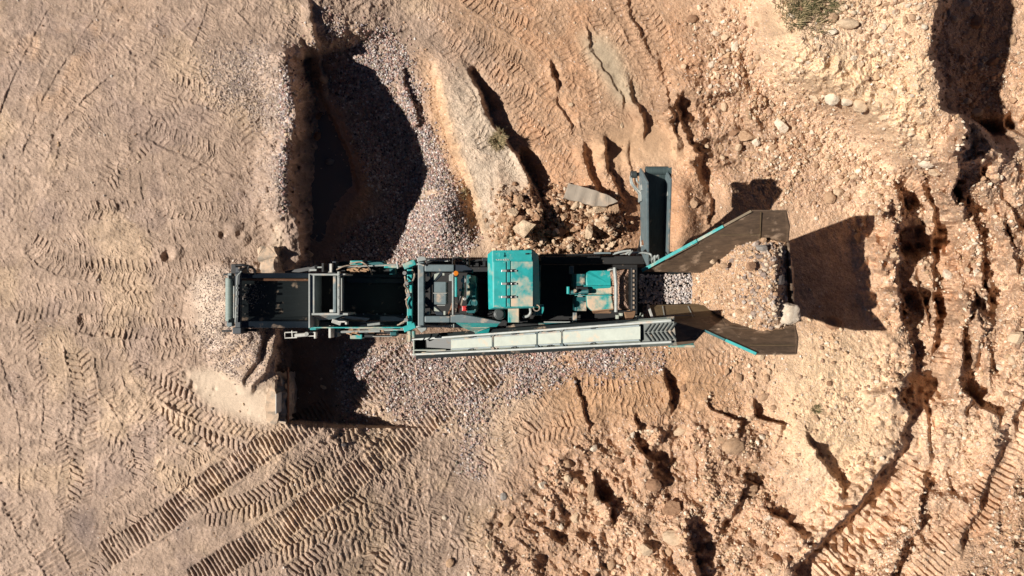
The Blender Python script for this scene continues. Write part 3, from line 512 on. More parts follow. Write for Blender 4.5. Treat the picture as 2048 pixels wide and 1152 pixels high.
def hose(pts, r=.022, n=8):     # smooth hose through (px, py, z)
    q = [W(*p) for p in pts]; q = [2 * q[0] - q[1]] + q + [2 * q[-1] - q[-2]]; out = []
    for i in range(1, len(q) - 2):
        a, b, c, d = q[i - 1:i + 3]
        for k in range(6):
            t = k / 6; out.append(.5 * (2 * b + (c - a) * t + (2 * a - 5 * b + 4 * c - d) * t * t + (3 * b - a - 3 * c + d) * t ** 3))
    out.append(q[-2]); return MB().tube(out, r, n)
def belt(path, half, wing, rise, th=.02):    # troughed belt: path of world points, flat half-width, wing width, wing rise
    m = MB(); rows = []
    for i, p in enumerate(path):
        d = (path[min(i + 1, len(path) - 1)] - path[max(i - 1, 0)]).normalized(); r = d.cross(Vector((0, 0, 1))).normalized()
        rows.append([p - r * (half + wing) + Vector((0, 0, rise)), p - r * half, p + r * half, p + r * (half + wing) + Vector((0, 0, rise))])
    k = 4; vs = [q for r in rows for q in r] + [q - Vector((0, 0, th)) for r in rows for q in r]; n = len(rows); o = n * k; fs = []
    for i in range(n - 1):
        for j in range(k - 1):
            a = i * k + j; fs += [(a, a + 1, a + k + 1, a + k), (o + a, o + a + k, o + a + k + 1, o + a + 1)]
        for j in (0, k - 1): a = i * k + j; fs.append((a, a + k, o + a + k, o + a))
    for i in (0, n - 1):
        for j in range(k - 1): a = i * k + j; fs.append((a, o + a, o + a + 1, a + 1))
    return m.add(vs, fs)

# ------------------------------------------------------------------ the mobile cone crusher
mc = empty('mobile_crusher', 'teal and dark grey tracked mobile crusher standing across the middle of the quarry floor', 'crusher', (0, 0, 0))
def part(mb, name, mat, parent=None, bevel=.012, label=None): return mb.build(name, mat, parent or mc, bevel, label)
# running gear
for y0, y1 in ((522, 552), (626, 656)):
    b = MB(); z1 = .86; L0, L1 = 905, 1290; ya, yb = W(0, y0, z1).y, W(0, y1, z1).y; xa, xb = W(L0, 0, z1).x, W(L1, 0, z1).x; zc = .45; rr = .43; prof = []
    for k in range(13): a = math.pi / 2 + math.pi * k / 12; prof.append((xa + .4 + rr * math.cos(a), zc + rr * math.sin(a)))
    for k in range(13): a = -math.pi / 2 + math.pi * k / 12; prof.append((xb - .4 + rr * math.cos(a), zc + rr * math.sin(a)))
    n = len(prof); b.add([(x, ya, z) for x, z in prof] + [(x, yb, z) for x, z in prof], [tuple(range(n)), tuple(range(2 * n - 1, n - 1, -1))] + [(i, n + i, n + (i + 1) % n, (i + 1) % n) for i in range(n)])
    tr = part(b, 'crawler_track', 'black'); g = MB()
    x = xa + .45
    while x < xb - .45: g.hexa([Vector((x, ya + .01, .915)), Vector((x, yb - .01, .915)), Vector((x + .05, yb - .01, .915)), Vector((x + .05, ya + .01, .915))], [Vector((x, ya + .01, .87)), Vector((x, yb - .01, .87)), Vector((x + .05, yb - .01, .87)), Vector((x + .05, ya + .01, .87))]); x += .17
    g.build('grouser', 'black', tr, 0)
ch = MB()
for y in (534, 640): ch.px(700, y, 1330, y + 12, 1.25, .95)
for x in (860, 930, 1080, 1180, 1270): ch.px(x, 547, x + 16, 640, 1.22, 1.0)
part(ch, 'chassis', 'black'); part(MB().px(985, 548, 1180, 638, 1.05, 1.0), 'underpan', 'deck')
# --- main conveyor: belt, frames, head drum
def mz(x): return 3.15 - (x - 460) / 440 * 1.95
bp = [W(x, 598, mz(x)) for x in (459, 475, 520, 617, 700, 812, 900, 985)]
mcv = part(belt(bp, .40, .12, .075), 'main_belt', 'rubber', bevel=0)
f = MB()
for y0, y1, side in ((546, 556, 0), (641, 656, 1)):
    for xa, xb in ((476, 700), (700, 985)):
        a, b = W(xa, (y0 + y1) / 2, mz(xa) + .06), W(xb, (y0 + y1) / 2, mz(xb) + .06)
        f.beam(a, b, .15 if side else .11, .24)
part(f, 'conveyor_frame', 'navy')
f = MB(); f.beam(W(480, 559, mz(480) + .09), W(617, 560, mz(617) + .09), .05, .02); part(f, 'belt_skirt', 'brown', bevel=0)
d = MB(); d.cyl(W(459, 556, 3.1), W(459, 642, 3.1), .085, 28); dr = part(d, 'head_drum', 'drum', bevel=.006)
MB().cyl(W(459, 548, 3.1), W(459, 654, 3.1), .03, 12).build('drum_shaft', 'grey_light', dr, 0)
MB().px(453, 642, 464, 653, 3.16, 3.0).px(455, 546, 463, 556, 3.16, 3.0).build('bearing', 'grey', dr)
part(MB().px(470, 542, 481, 663, 3.29, 3.2).px(471, 534, 480, 546, 3.36, 2.9).px(465, 655, 482, 668, 3.32, 2.9), 'scraper_beam', 'navy')
rd = MB().tube([W(x, y, z) for x, y, z in ((483, 542, 3.34), (475, 552, 3.34), (473, 600, 3.34), (471, 645, 3.34))], .018); rd.px(466.5, 572, 468.5, 636, 3.26, 3.2)
for y in (572, 580, 593, 612, 626, 633): rd.cyl(W(473.5, y, 3.28), W(473.5, y, 3.39), .028, 10)
part(rd, 'tension_rod', 'grey_light', bevel=0)
part(MB().px(462, 528, 472, 547, 3.35, 3.0).px(446, 547, 466, 551, 3.1, 3.04).px(443, 660, 462, 664, 3.1, 3.04).px(480, 658, 514, 663, 3.05, 2.9), 'drum_motor', 'black')
part(hose([(468, 531, 3.3), (485, 530, 3.35), (500, 533, 3.3), (509, 540, 3.2), (511, 550, 3.05)], .028), 'hydraulic_hose', 'hose', bevel=0)
part(hose([(468, 534, 3.3), (480, 541, 3.35), (492, 535, 3.3), (506, 537, 3.2), (513, 551, 3.0)], .02), 'hydraulic_hose', 'hose', bevel=0)
part(hose([(498, 531, 3.35), (496, 540, 3.3), (500, 549, 3.1)], .016), 'hydraulic_hose', 'hose', bevel=0)
# --- open hood box over the belt
hb = MB(); hb.px(617, 549, 620, 656, 3.25, 2.35).px(622, 550, 629, 627, 3.2, 2.5); hb.px(617, 547, 691, 551, 3.22, 2.5).px(620, 626, 696, 630.5, 3.22, 2.5)
hood = part(hb, 'hood_frame', 'grey_light', bevel=.008)
MB().px(666, 552, 672, 625, 3.15, 2.4).build('inner_plate', 'grey', hood); rl = MB().px(674.5, 543, 679, 630, 3.28, 3.15).px(682, 556, 684, 622, 3.1, 3.0)
for y in (553, 575, 595, 615): rl.cyl(W(677, y, 3.27), W(677, y, 3.34), .03, 8)
rl.build('cross_rail', 'grey_light', hood, .006); MB().px(629.5, 552, 665.5, 625.5, 2.62, 2.58).build('hood_floor', 'deck', hood, 0)
MB().px(659, 619, 667, 625, 3.1, 2.6).build('plate_tab', 'white', hood)
lp = MB(); lp.plate([W(619, 631, 3.1), W(690, 630, 3.1), W(668, 639, 2.95), W(640, 641, 2.9)], .03); part(lp, 'side_plate', 'grey')
part(MB().px(617, 654, 812, 656.5, 2.9, 2.7).px(620, 656.5, 632, 660, 2.8, 2.5), 'side_rail', 'teal_dusty', bevel=.006)
tr_ = MB().plate([W(670, 631, 3.0), W(740, 638, 2.8), W(730, 644, 2.7), W(672, 641, 2.8)], .03); part(tr_, 'gusset_plate', 'navy')
cl = MB(); cl.beam(W(664, 641, 3.05), W(682, 647, 3.0), .09, .06).px(676, 642, 694, 645, 3.05, 2.95).px(690, 642, 694, 649, 3.05, 2.9); part(cl, 'clamp_arm', 'white', bevel=.008)
# sides of the second belt stretch
part(MB().beam(W(692, 560, mz(692) + .15), W(812, 562, mz(812) + .15), .12, .1).beam(W(692, 633, mz(692) + .15), W(812, 636, mz(812) + .15), .16, .1), 'belt_guide', 'navy')
bo = MB()
for x in (684, 711, 727, 754, 770, 805): bo.cyl(W(x, 628, mz(x) + .18), W(x, 628, mz(x) + .23), .02, 8)
part(bo, 'bolt_row', 'grey_light', bevel=0)
# --- platform boxes either side of the second stretch
for nm, pieces in (('upper', [((700, 521, 725, 532), 'teal', 2.5), ((725, 522, 768, 533), 'teal_dark', 2.4), ((768, 528, 794, 536), 'teal', 2.5), ((656, 527, 664, 545), 'white', 2.7), ((665, 522, 672, 548), 'navy', 2.6), ((676, 523, 700, 537), 'black', 2.3), ((690, 537, 780, 546), 'deck', 2.2), ((778, 537, 790, 549), 'teal_dark', 2.2)]),
                   ('lower', [((738, 653, 786, 662), 'cover', 2.5), ((786, 652, 796, 662), 'teal', 2.55), ((700, 669, 724, 678), 'teal_dusty', 2.2), ((724, 669, 748, 675), 'black', 2.15), ((780, 664, 793, 673), 'teal_dark', 2.2), ((657, 651, 662, 676), 'white', 2.7), ((663, 656, 675, 674), 'grey', 2.4), ((672, 658, 740, 668), 'deck', 2.1), ((745, 672, 785, 674), 'grey_light', 2.3)])):
    pb = part(MB().px(670, 534 if nm == 'upper' else 660, 812, 544 if nm == 'upper' else 668, 1.9, 1.75), 'side_platform', 'black')
    for r, mt, z in pieces: MB().px(*r, z, z - .35).build('equipment_box', mt, pb)
u_rail = MB().tube([W(676, 534, 2.6), W(760, 531, 2.6), W(792, 530, 2.6)], .018).tube([W(794, 523, 2.6), W(796, 537, 2.6)], .025).tube([W(690, 656, 2.7), W(812, 660, 2.7)], .015).tube([W(674, 664, 2.5), W(760, 662, 2.5)], .03).tube([W(735, 650, 2.7), W(760, 647, 2.7)], .03); part(u_rail, 'hydraulic_pipe', 'grey_light', bevel=0)
# debris caught on the platforms
db = MB(); rr_ = random.Random(3)
for cx, cy, nn, sx, sy in ((705, 539, 34, 16, 5), (705, 664, 30, 14, 3), (745, 661, 16, 22, 3)):
    for k in range(nn):
        x, y, a = rr_.gauss(cx, sx * .6), rr_.gauss(cy, sy * .6), rr_.uniform(-.6, .6); p = W(x, y, 2.42 + rr_.uniform(0, .1)); L_ = rr_.uniform(.05, .16); db.beam(p, p + Vector((L_ * math.cos(a), L_ * math.sin(a), rr_.uniform(-.03, .03))), rr_.uniform(.012, .04), .015)
part(db, 'caught_debris', 'tan_straw', bevel=0)['kind'] = 'stuff'
for pts in ([(700, 527, 2.6), (722, 524, 2.75), (738, 535, 2.7), (744, 549, 2.5)], [(672, 540, 2.6), (690, 532, 2.7), (715, 530, 2.6)], [(795, 650, 2.7), (808, 645, 2.9), (814, 636, 3.0)], [(796, 675, 2.4), (802, 688, 2.2), (812, 683, 2.3), (815, 668, 2.6)]):
    part(hose(pts, .016), 'hydraulic_hose', 'hose_dusty', bevel=0)
# --- teal cross bar with end blocks
part(MB().px(814, 528, 824, 662, 3.05, 2.9), 'cross_bar', 'teal_clean'); eb = MB()
for ya, yb in ((536, 526), (661, 652)):
    eb.beam(W(808, ya - 2, 3.12), W(831, yb - 2, 3.12), .13, .16)
part(eb, 'end_block', 'teal_clean'); part(MB().px(815, 662, 821, 684, 2.6, 2.4).px(824, 662, 829, 676, 2.7, 2.5), 'hanger_leg', 'teal_dusty')
for pts in ([(810, 553, 3.1), (812, 566, 3.2), (818, 574, 3.15), (812, 580, 3.2), (815, 592, 3.15), (813, 606, 3.1), (817, 618, 3.1)], [(816, 560, 3.15), (809, 570, 3.25), (816, 578, 3.2), (818, 590, 3.2), (811, 600, 3.15)], [(822, 535, 3.0), (829, 550, 3.1), (824, 564, 3.1), (816, 568, 3.2)], [(800, 648, 3.0), (812, 640, 3.1), (815, 632, 3.1)]):
    part(hose(pts, .02), 'hydraulic_hose', 'hose_dusty', bevel=0)
cp = MB()
for x, y in ((809, 546), (813, 567), (816, 590), (812, 640)): cp.cyl(W(x, y, 3.1), W(x, y, 3.25), .045, 10)
part(cp, 'hose_coupling', 'chrome', bevel=0)
# --- grey gantry
ga = MB(); ga.px(835.5, 514, 848, 657, 3.15, 2.9); gantry = part(ga, 'gantry_post', 'grey', bevel=.02)
gb = MB(); gb.px(849, 529, 908, 543, 3.14, 2.85); part(gb, 'gantry_beam', 'grey', bevel=.02); gb = MB(); gb.px(849, 632, 900, 645, 3.14, 2.85); part(gb, 'gantry_beam', 'grey', bevel=.02)
part(MB().prism([(909, 529), (930, 530), (945, 538), (945, 546), (930, 543), (909, 543)], 3.1, 2.7), 'gantry_arm', 'navy'); part(MB().prism([(901, 630), (925, 629), (975, 638), (1003, 644), (1000, 647), (901, 645)], 3.12, 2.8), 'gantry_arm', 'grey')
part(MB().prism([(834, 516), (840, 513), (850, 513), (853, 520), (834, 524)], 3.28, 3.16).prism([(834, 656), (853, 655), (852, 660), (843, 666)], 3.2, 3.0), 'corner_bracket', 'grey_light')
br = MB(); br.beam(W(849, 577, 2.9), W(884, 542, 2.9), .13, .08).beam(W(849, 597, 2.9), W(884, 632, 2.9), .13, .08); part(br, 'diagonal_brace', 'navy')
part(MB().prism([(866, 549), (880, 545), (868, 561), (866, 561)], 2.95, 2.9).prism([(866, 613), (868, 613), (880, 623), (866, 622)], 2.95, 2.9).px(853, 545, 859, 553, 3, 2.8).px(885, 546, 889, 551, 3.1, 3.0).px(853, 623, 859, 630, 3, 2.8).px(887, 622, 891, 630, 3.1, 3), 'lug_plate', 'cover', bevel=.006)
bx_ = part(MB().px(865.5, 563.5, 892, 585.5, 2.95, 2.4).px(865.5, 587, 892, 609, 2.95, 2.4), 'cabinet', 'grey'); MB().px(864, 585.8, 893, 586.8, 2.97, 2.5).build('cabinet_seam', 'white', bx_, 0); MB().px(864, 610, 890, 611.5, 2.9, 2.7).build('cabinet_sill', 'grey_light', bx_, 0)
bc = part(MB().cyl(W(912, 546.5, 3.25), W(912, 546.5, 3.42), .055, 18), 'beacon', 'orange', bevel=.01); MB().cyl(W(912, 550, 3.12), W(912, 549, 3.25), .06, 18).build('beacon_base', 'black', bc)
part(MB().px(909.5, 553, 914, 594, 3.2, 3.05), 'beacon_bar', 'teal_clean'); part(MB().px(904, 545, 907, 630, 3.0, 2.7).px(860, 545, 862, 628, 2.9, 2.7).px(898, 548, 904, 562, 3, 2.7), 'upright_strip', 'grey_light', bevel=.006)
vl = MB().cyl(W(927, 561, 2.9), W(927, 561, 3.05), .06, 14).px(925, 551, 929, 556, 3.0, 2.9).cyl(W(921, 580, 2.9), W(921, 580, 3.0), .035, 12).px(925, 567, 928, 575, 3.0, 2.9).cyl(W(929.5, 598, 2.9), W(929.5, 598, 3.04), .035, 12); part(vl, 'valve', 'chrome', bevel=.006)
part(MB().cyl(W(929, 617, 2.9), W(929, 617, 3.08), .04, 16).px(924, 612, 934, 622, 2.9, 2.6), 'stop_button', 'red', bevel=.008)
part(MB().prism([(933, 551), (936, 549), (951, 552), (952, 622), (948, 628), (933, 625)], 2.75, 1.6), 'tank', 'teal_dark'); tk = MB().ring(W(945, 571, 2.77), .1, .03, .03).ring(W(946, 606, 2.77), .1, .03, .03); part(tk, 'tank_lid', 'teal_dark', bevel=0)
part(MB().px(850, 545, 935, 628, 1.7, 1.5), 'engine_floor', 'deck')
for pts, mt in (([(926, 566, 2.9), (924, 585, 2.95), (919, 602, 2.9), (914, 625, 2.7)], 'hose'), ([(928, 575, 2.9), (925, 600, 2.9), (921, 615, 2.8)], 'hose_dusty'), ([(916, 590, 2.8), (918, 606, 2.85), (917, 625, 2.7)], 'hose_dusty'), ([(904, 610, 2.9), (901, 620, 2.9), (896, 629, 2.8)], 'brown'), ([(905, 606, 2.9), (904, 618, 2.9), (906, 628, 2.8)], 'brown'),
                ([(906, 520, 2.9), (912, 515, 3.1), (922, 516, 3.1), (930, 524, 2.9)], 'hose'), ([(850, 651, 2.8), (880, 652, 2.7), (904, 651, 2.7)], 'grey_light'), ([(828, 530, 3.1), (838, 528, 3.2), (848, 531, 3.2)], 'grey_light'), ([(826, 656, 3.1), (838, 653, 3.2), (848, 654, 3.1)], 'grey_light'), ([(940, 522, 2.7), (960, 520, 2.8), (975, 521, 2.8)], 'hose')):
    part(hose(pts, .02), 'hydraulic_hose', mt, bevel=0)
part(MB().px(852, 516, 904, 528, 2.6, 2.3).px(904, 514, 906, 530, 2.9, 2.3).px(933, 515, 937, 532, 2.9, 2.3), 'service_tray', 'black'); part(MB().tube([W(855, 521, 2.7), W(900, 521, 2.7)], .02).px(886, 520, 896, 523, 2.75, 2.6), 'tray_rail', 'grey_light', bevel=0)
part(MB().px(906, 648, 908, 655, 2.7, 2.5), 'rod_end', 'grey_light', bevel=0)
# --- power pack with its dusty hood
z = 3.35; hp = MB(); top = [(984, 500), (1064, 499), (1068, 614), (986, 616)]; low = [(975, 508), (1077, 508), (1080, 616), (977, 619)]
T_ = [W(x, y, z) for x, y in top]; B_ = [W(x, y, z - .16) for x, y in low]; G_ = [Vector((q.x, q.y, 1.5)) for q in B_]
hp.add(T_ + B_ + G_, [(3, 2, 1, 0)] + [(i, (i + 1) % 4, 4 + (i + 1) % 4, 4 + i) for i in range(4)] + [(4 + i, 4 + (i + 1) % 4, 8 + (i + 1) % 4, 8 + i) for i in range(4)])
eng = part(hp, 'power_pack_hood', 'teal', bevel=.02)
MB().px(987, 523, 1012, 614, z + .03, z + .004).build('hood_panel', 'teal_clean', eng, .01); MB().px(1022, 523, 1066, 613, z + .03, z + .004).build('hood_panel', 'teal_dusty', eng, .01, 'panel half covered in pale dust')
MB().px(1014, 522, 1020.5, 614, z + .022, z + .004).build('centre_strip', 'teal', eng, .006); MB().px(985, 501, 1064, 520.5, z + .026, z + .004).build('hood_panel', 'teal', eng, .01)
for y in (541.5, 567.5, 594): 
    la = MB().px(1003, y - 2.2, 1013, y + 2.2, z + .06, z + .03).px(1022, y - 1.8, 1034, y + 1.8, z + .06, z + .03); lt = la.build('latch', 'chrome', eng, .006); MB().px(1013, y - 3, 1019, y + 3, z + .08, z + .03).px(1022.5, y - 3, 1027, y + 3, z + .085, z + .06).build('latch_grip', 'black', lt, .006)
MB().px(998, 505, 1009, 514, z + .05, z + .026).px(1004, 511, 1008, 513, z + .08, z + .05).build('filler_cap', 'teal', eng, .006); MB().px(1051, 507, 1064, 508, z + .045, z + .026).px(1051, 506, 1055, 509, z + .07, z + .026).build('lift_handle', 'black', eng, 0)
gr_ = MB()
for k in range(16): gr_.px(992 + k * 1.6, 518 + (k % 3) * .8, 993 + k * 1.6, 520 + (k % 2), z + .04, z + .026)
gr_.build('grit', 'white', eng, 0)['kind'] = 'stuff'
part(MB().px(1016, 614.5, 1038, 645, 3.1, 2.7), 'hood_step', 'teal_dusty'); af = part(MB().cyl(W(999, 628, 2.5), W(999, 628, 3.05), .135, 28), 'air_filter', 'filter', bevel=.03); MB().cyl(W(999, 628, 3.05), W(999, 628, 3.1), .1, 28).build('filter_cap', 'filter', af, .02)
exh = part(MB().cyl(W(1073, 616, 2.9), W(1073, 616, 3.1), .085, 20), 'exhaust_box', 'black'); MB().ring(W(1073, 616, 3.3), .075, .02, .3).build('exhaust_pipe', 'hose_dusty', exh, 0)
part(hose([(1060, 614, 3.0), (1061, 625, 3.05), (1056, 632, 3.0), (1046, 634, 2.9)], .03), 'coolant_pipe', 'grey_light', bevel=0)
part(MB().prism([(1078, 609, ), (1088, 609), (1088, 621), (1084, 631), (1063, 631), (1068, 622), (1076, 620)], 2.6, 2.3), 'side_bracket', 'teal'); part(MB().px(1040, 638, 1056, 644, 2.7, 2.5).px(1040, 616, 1058, 630, 2.7, 2.4), 'engine_block', 'black')
part(MB().px(1077, 530, 1081, 600, 2.9, 2.7), 'grille', 'teal_dark'); part(MB().px(964, 515, 976, 522, 3.0, 2.8), 'mirror_mount', 'black')
# lower chutes beside the power pack
part(MB().plate([W(910, 645, 2.85), W(1003, 643, 2.85), W(994, 654, 2.6), W(926, 656, 2.6)], .04), 'chute', 'teal_clean'); part(MB().plate([W(926, 656, 2.6), W(980, 655, 2.6), W(950, 666, 2.3), W(946, 663, 2.3)], .03), 'chute', 'teal_caked'); part(MB().plate([W(946, 655, 2.5), W(981, 654.5, 2.5), W(976, 672, 2.2), W(952, 673, 2.2)], .04), 'chute_lip', 'teal_clean')
part(MB().px(1013, 647, 1078, 660, 2.1, 1.8), 'frame_beam', 'black'); sb = part(MB().prism([(1064, 658), (1078, 646), (1270, 644), (1240, 656), (1200, 657)], 2.1, 1.85), 'side_skirt', 'teal_dark')
MB().prism([(1076, 650), (1089, 648), (1089, 657), (1076, 657.5)], 2.115, 2.10).prism([(1140, 645.5), (1165, 645.3), (1170, 655), (1138, 656)], 2.115, 2.10).build('dust_film', 'tan_straw', sb, 0); MB().px(1104, 650, 1112, 651.5, 2.14, 2.1).px(1122, 650, 1127, 651.5, 2.14, 2.1).px(1140, 646, 1143, 655, 2.14, 2.1).build('skirt_latch', 'black', sb, 0); part(MB().px(1088, 643, 1140, 645.5, 2.2, 2.1), 'skirt_rail', 'grey_light', bevel=0)
# --- dark middle deck, catwalk and handrails
dk = MB(); dk.px(1082, 512, 1290, 528, 1.75, 1.65); part(dk, 'catwalk', 'deck'); part(MB().px(1082, 529, 1275, 640, 1.5, 1.35), 'middle_deck', 'deck')
tr2 = MB()
for y in (509, 514): tr2.tube([W(1080, y + 1, 2.6 if y == 509 else 2.1), W(1200, y, 2.6 if y == 509 else 2.1)], .018)
for x in (1090, 1130, 1178): tr2.tube([W(x, 512, 1.8), W(x, 509.5, 2.6)], .018)
part(tr2, 'handrail', 'black', bevel=0); part(hose([(1188, 506, 2.7), (1222, 506, 2.9)], .02), 'handrail', 'grey', bevel=0)
for pts in ([(1226, 508, 2.8), (1245, 503, 2.9), (1262, 501, 2.95)], [(1252, 508, 2.8), (1262, 501, 2.95)], [(1258, 509, 2.8), (1264, 502, 2.95)], [(1240, 508, 2.7), (1275, 505, 2.7), (1297, 507, 2.7), (1303, 512, 2.7), (1304, 524, 2.4)], [(1305, 519, 2.6), (1310, 512, 2.8), (1309, 523, 2.7)], [(1311, 518, 2.7), (1316, 511, 2.85), (1318, 519, 2.7)]):
    part(hose(pts, .024), 'handrail', 'grey_light', bevel=0)
part(MB().px(1140, 532, 1148, 548, 2.0, 1.7).px(1146, 625, 1154, 655, 1.95, 1.7), 'deck_post', 'grey')
# --- crusher cover
zc_ = 2.75
cv = MB(); cv.plate([W(1172, 545, zc_), W(1178, 541, zc_ - .06), W(1222, 540, zc_ - .06), W(1222, 570, zc_), W(1173, 573, zc_)], .25); cover = part(cv, 'crusher_cover', 'teal_clean', bevel=.02, label='clean teal section of the crusher cover')
part(MB().px(1175, 571, 1224, 589, zc_ - .05, zc_ - .3), 'crusher_cover', 'teal_caked', bevel=.015, label='middle section caked in pale dust'); part(MB().prism([(1173, 590), (1222, 587), (1228, 617), (1184, 622), (1175, 613)], zc_, zc_ - .25), 'crusher_cover', 'teal_caked', bevel=.02, label='lower section caked in pale dust')
part(MB().px(1168, 571, 1222, 573, zc_ + .08, zc_).px(1150, 590, 1224, 591.5, zc_ + .08, zc_), 'cover_rib', 'teal_dusty', bevel=.005)
part(MB().plate([W(1184, 623, zc_), W(1228, 618, zc_), W(1222, 627, zc_ - .25), W(1186, 627, zc_ - .25)], .03), 'cover_skirt', 'tan_straw')
cb = part(MB().px(1148, 548, 1170, 575, 2.4, 1.7).px(1150, 594, 1173, 622, 2.4, 1.7), 'crusher_body', 'teal_dark'); MB().px(1167, 553, 1171, 555, 2.5, 2.3).px(1167, 565, 1171, 567, 2.5, 2.3).px(1168, 602, 1172, 604, 2.5, 2.3).build('body_lug', 'black', cb, 0)
ram = part(MB().cyl(W(1138, 585, 2.7), W(1178, 583, 2.85), .05, 16), 'hydraulic_ram', 'teal_dark'); MB().px(1134, 573, 1139, 588, 2.8, 2.6).build('ram_bracket', 'teal_clean', ram); MB().cyl(W(1150, 581, 2.95), W(1150, 584, 2.85), .035, 14).build('ram_pin', 'hose_dusty', ram, 0); MB().beam(W(1152, 576, 2.8), W(1176, 577, 2.8), .07, .07).beam(W(1160, 590, 2.7), W(1178, 581, 2.8), .07, .06).build('ram_link', 'black', ram)
part(MB().plate([W(1155, 594, 2.75), W(1158, 587, 2.8), W(1161, 587, 2.8), W(1166, 594, 2.75)], .02), 'ram_gusset', 'grey_light', bevel=0)
cu = bpy.data.curves.new('letter', 'FONT'); cu.body = 'S'; cu.size = .085; cu.extrude = .002; tmp = bpy.data.objects.new('tmp', cu); C.objects.link(tmp); bpy.context.view_layer.update(); lm = bpy.data.meshes.new_from_object(tmp.evaluated_get(bpy.context.evaluated_depsgraph_get())); bpy.data.objects.remove(tmp)
lo = bpy.data.objects.new('letter', lm); C.objects.link(lo); lo.parent = cb; lo.location = W(1167, 619.5, 2.406); lm.materials.clear(); lm.materials.append(M['white'])
# --- feed tray full of soil ahead of the cover
part(MB().tube([W(1229, 535, 2.95), W(1232, 570, 2.95), W(1232, 624, 2.95)], .04).tube([W(1226, 538, 2.9), W(1215, 541, 2.85)], .02), 'tray_rod', 'grey_light', bevel=0)
part(MB().px(1262, 535, 1275, 622, 3.05, 2.4).px(1222, 535, 1262, 538, 2.95, 2.4).px(1222, 621, 1262, 624, 2.95, 2.4), 'tray_frame', 'black'); tb = MB()
for y in range(540, 616, 9): tb.px(1266, y, 1269, y + 5, 3.08, 3.05)
part(tb, 'frame_slot', 'hose_dusty', bevel=0); part(MB().px(1222, 538, 1262, 621, 2.62, 2.5), 'feed_tray', 'brown')
part(MB().plate([W(1248, 624, 2.95), W(1272, 618, 2.95), W(1270, 632, 2.7), W(1258, 646, 2.5), (W(1252, 644, 2.5))], .03), 'tray_spout', 'tan_straw'); part(MB().px(1233, 630, 1238, 640, 2.6, 2.4).px(1240, 626, 1246, 632, 2.7, 2.5).px(1274, 632, 1282, 645, 2.4, 2.0).px(1284, 626, 1287, 640, 2.5, 2.2), 'spout_fitting', 'cover')
# --- feeder belt and hopper
fb = part(belt([W(x, 577, 2.25) for x in (1272, 1330, 1400, 1560)], .40, .0, .0), 'feeder_belt', 'rubber', bevel=0)
hp_ = MB(); a, b_, c, d_ = W(1284, 543, 2.62), W(1402, 546, 2.45), W(1575, 546, 2.6), W(1575, 484, 3.22); e, f_ = W(1394, 483, 3.22), W(1284, 541, 2.66)
hp_.plate([a, b_, e], .03); hp_.plate([b_, c, d_, e], .03); up = part(hp_, 'hopper_wall', 'hopper', bevel=.004, label='upper sloping hopper wall')
wing = part(MB().plate([W(1394, 483.4, 3.23), W(1573, 483.4, 3.23), W(1577, 452, 3.62), W(1570, 423, 3.92), W(1503, 423, 3.92)], .035), 'hopper_wing', 'hopper', bevel=.004)
def strip(pts, w_, th=.06):
    m_ = MB()
    for p, q in zip(pts[:-1], pts[1:]): m_.beam(p, q, w_, th)
    return m_
strip([W(1284, 541, 2.68), W(1394, 481, 3.26)], .07, .05).build('wing_rim', 'teal', wing, .006); strip([W(1395, 480.5, 3.265), W(1447, 452, 3.59)], .06, .05).build('wing_rim', 'teal_dusty', wing, .006); strip([W(1448, 451.5, 3.6), W(1503, 421.5, 3.95)], .05, .05).build('wing_rim', 'hopper_lit', wing, .006); strip([W(1503, 421.5, 3.95), W(1571, 421.5, 3.95), W(1578, 452, 3.65), W(1575, 484, 3.25)], .03, .04).build('wing_edge', 'hopper', wing, 0)
hl = MB(); hl.plate([W(1297, 610, 2.55), W(1406, 607.5, 2.45), W(1441, 629, 2.62), W(1340, 642, 2.95), W(1306, 642, 2.95)], .03); lw = part(hl, 'hopper_wall', 'hopper_lit', bevel=.004, label='lower sloping hopper wall, scuffed, with sunlit brightness in its colour')
MB().beam(W(1296, 610, 2.6), W(1307, 643, 3.0), .05, .05).build('wall_edge', 'white', lw, .006); MB().beam(W(1325, 612, 2.6), W(1330, 638, 2.93), .015, .012).beam(W(1376, 612, 2.55), W(1386, 634, 2.85), .015, .012).beam(W(1330, 632, 2.88), W(1390, 630, 2.84), .012, .01).build('weld_seam', 'grey_light', lw, 0)
part(MB().plate([W(1340, 641, 2.96), W(1441, 629, 2.63), W(1500, 650, 2.9), W(1455, 657, 3.2), W(1410, 661, 3.25), W(1388, 684, 3.3), W(1345, 690, 3.3)], .03), 'hopper_wall', 'hopper', bevel=.004, label='dark brown lower hopper wall in shade'); part(MB().plate([W(1405, 608, 2.45), W(1575, 608, 2.6), W(1585, 652, 3.2), W(1455, 657, 3.2), W(1441, 629, 2.62)], .03), 'hopper_wall', 'hopper', bevel=.004)
wg = part(MB().plate([W(1410, 660, 3.24), W(1460, 652, 3.2), W(1500, 657, 3.2), W(1588, 651, 3.24), W(1594, 676, 3.6), W(1592, 706, 3.92), W(1513, 706, 3.92)], .035), 'hopper_wing', 'hopper', bevel=.004); strip([W(1408, 661, 3.27), W(1450, 680, 3.54)], .05, .05).build('wing_rim', 'teal_dark', wg, .006); strip([W(1451, 680.4, 3.546), W(1513, 708, 3.95)], .06, .05).build('wing_rim', 'teal', wg, .006); strip([W(1513, 708, 3.94), W(1592, 707.5, 3.94), W(1595, 676, 3.63), W(1589, 651, 3.27)], .03, .04).build('wing_edge', 'hopper', wg, 0)
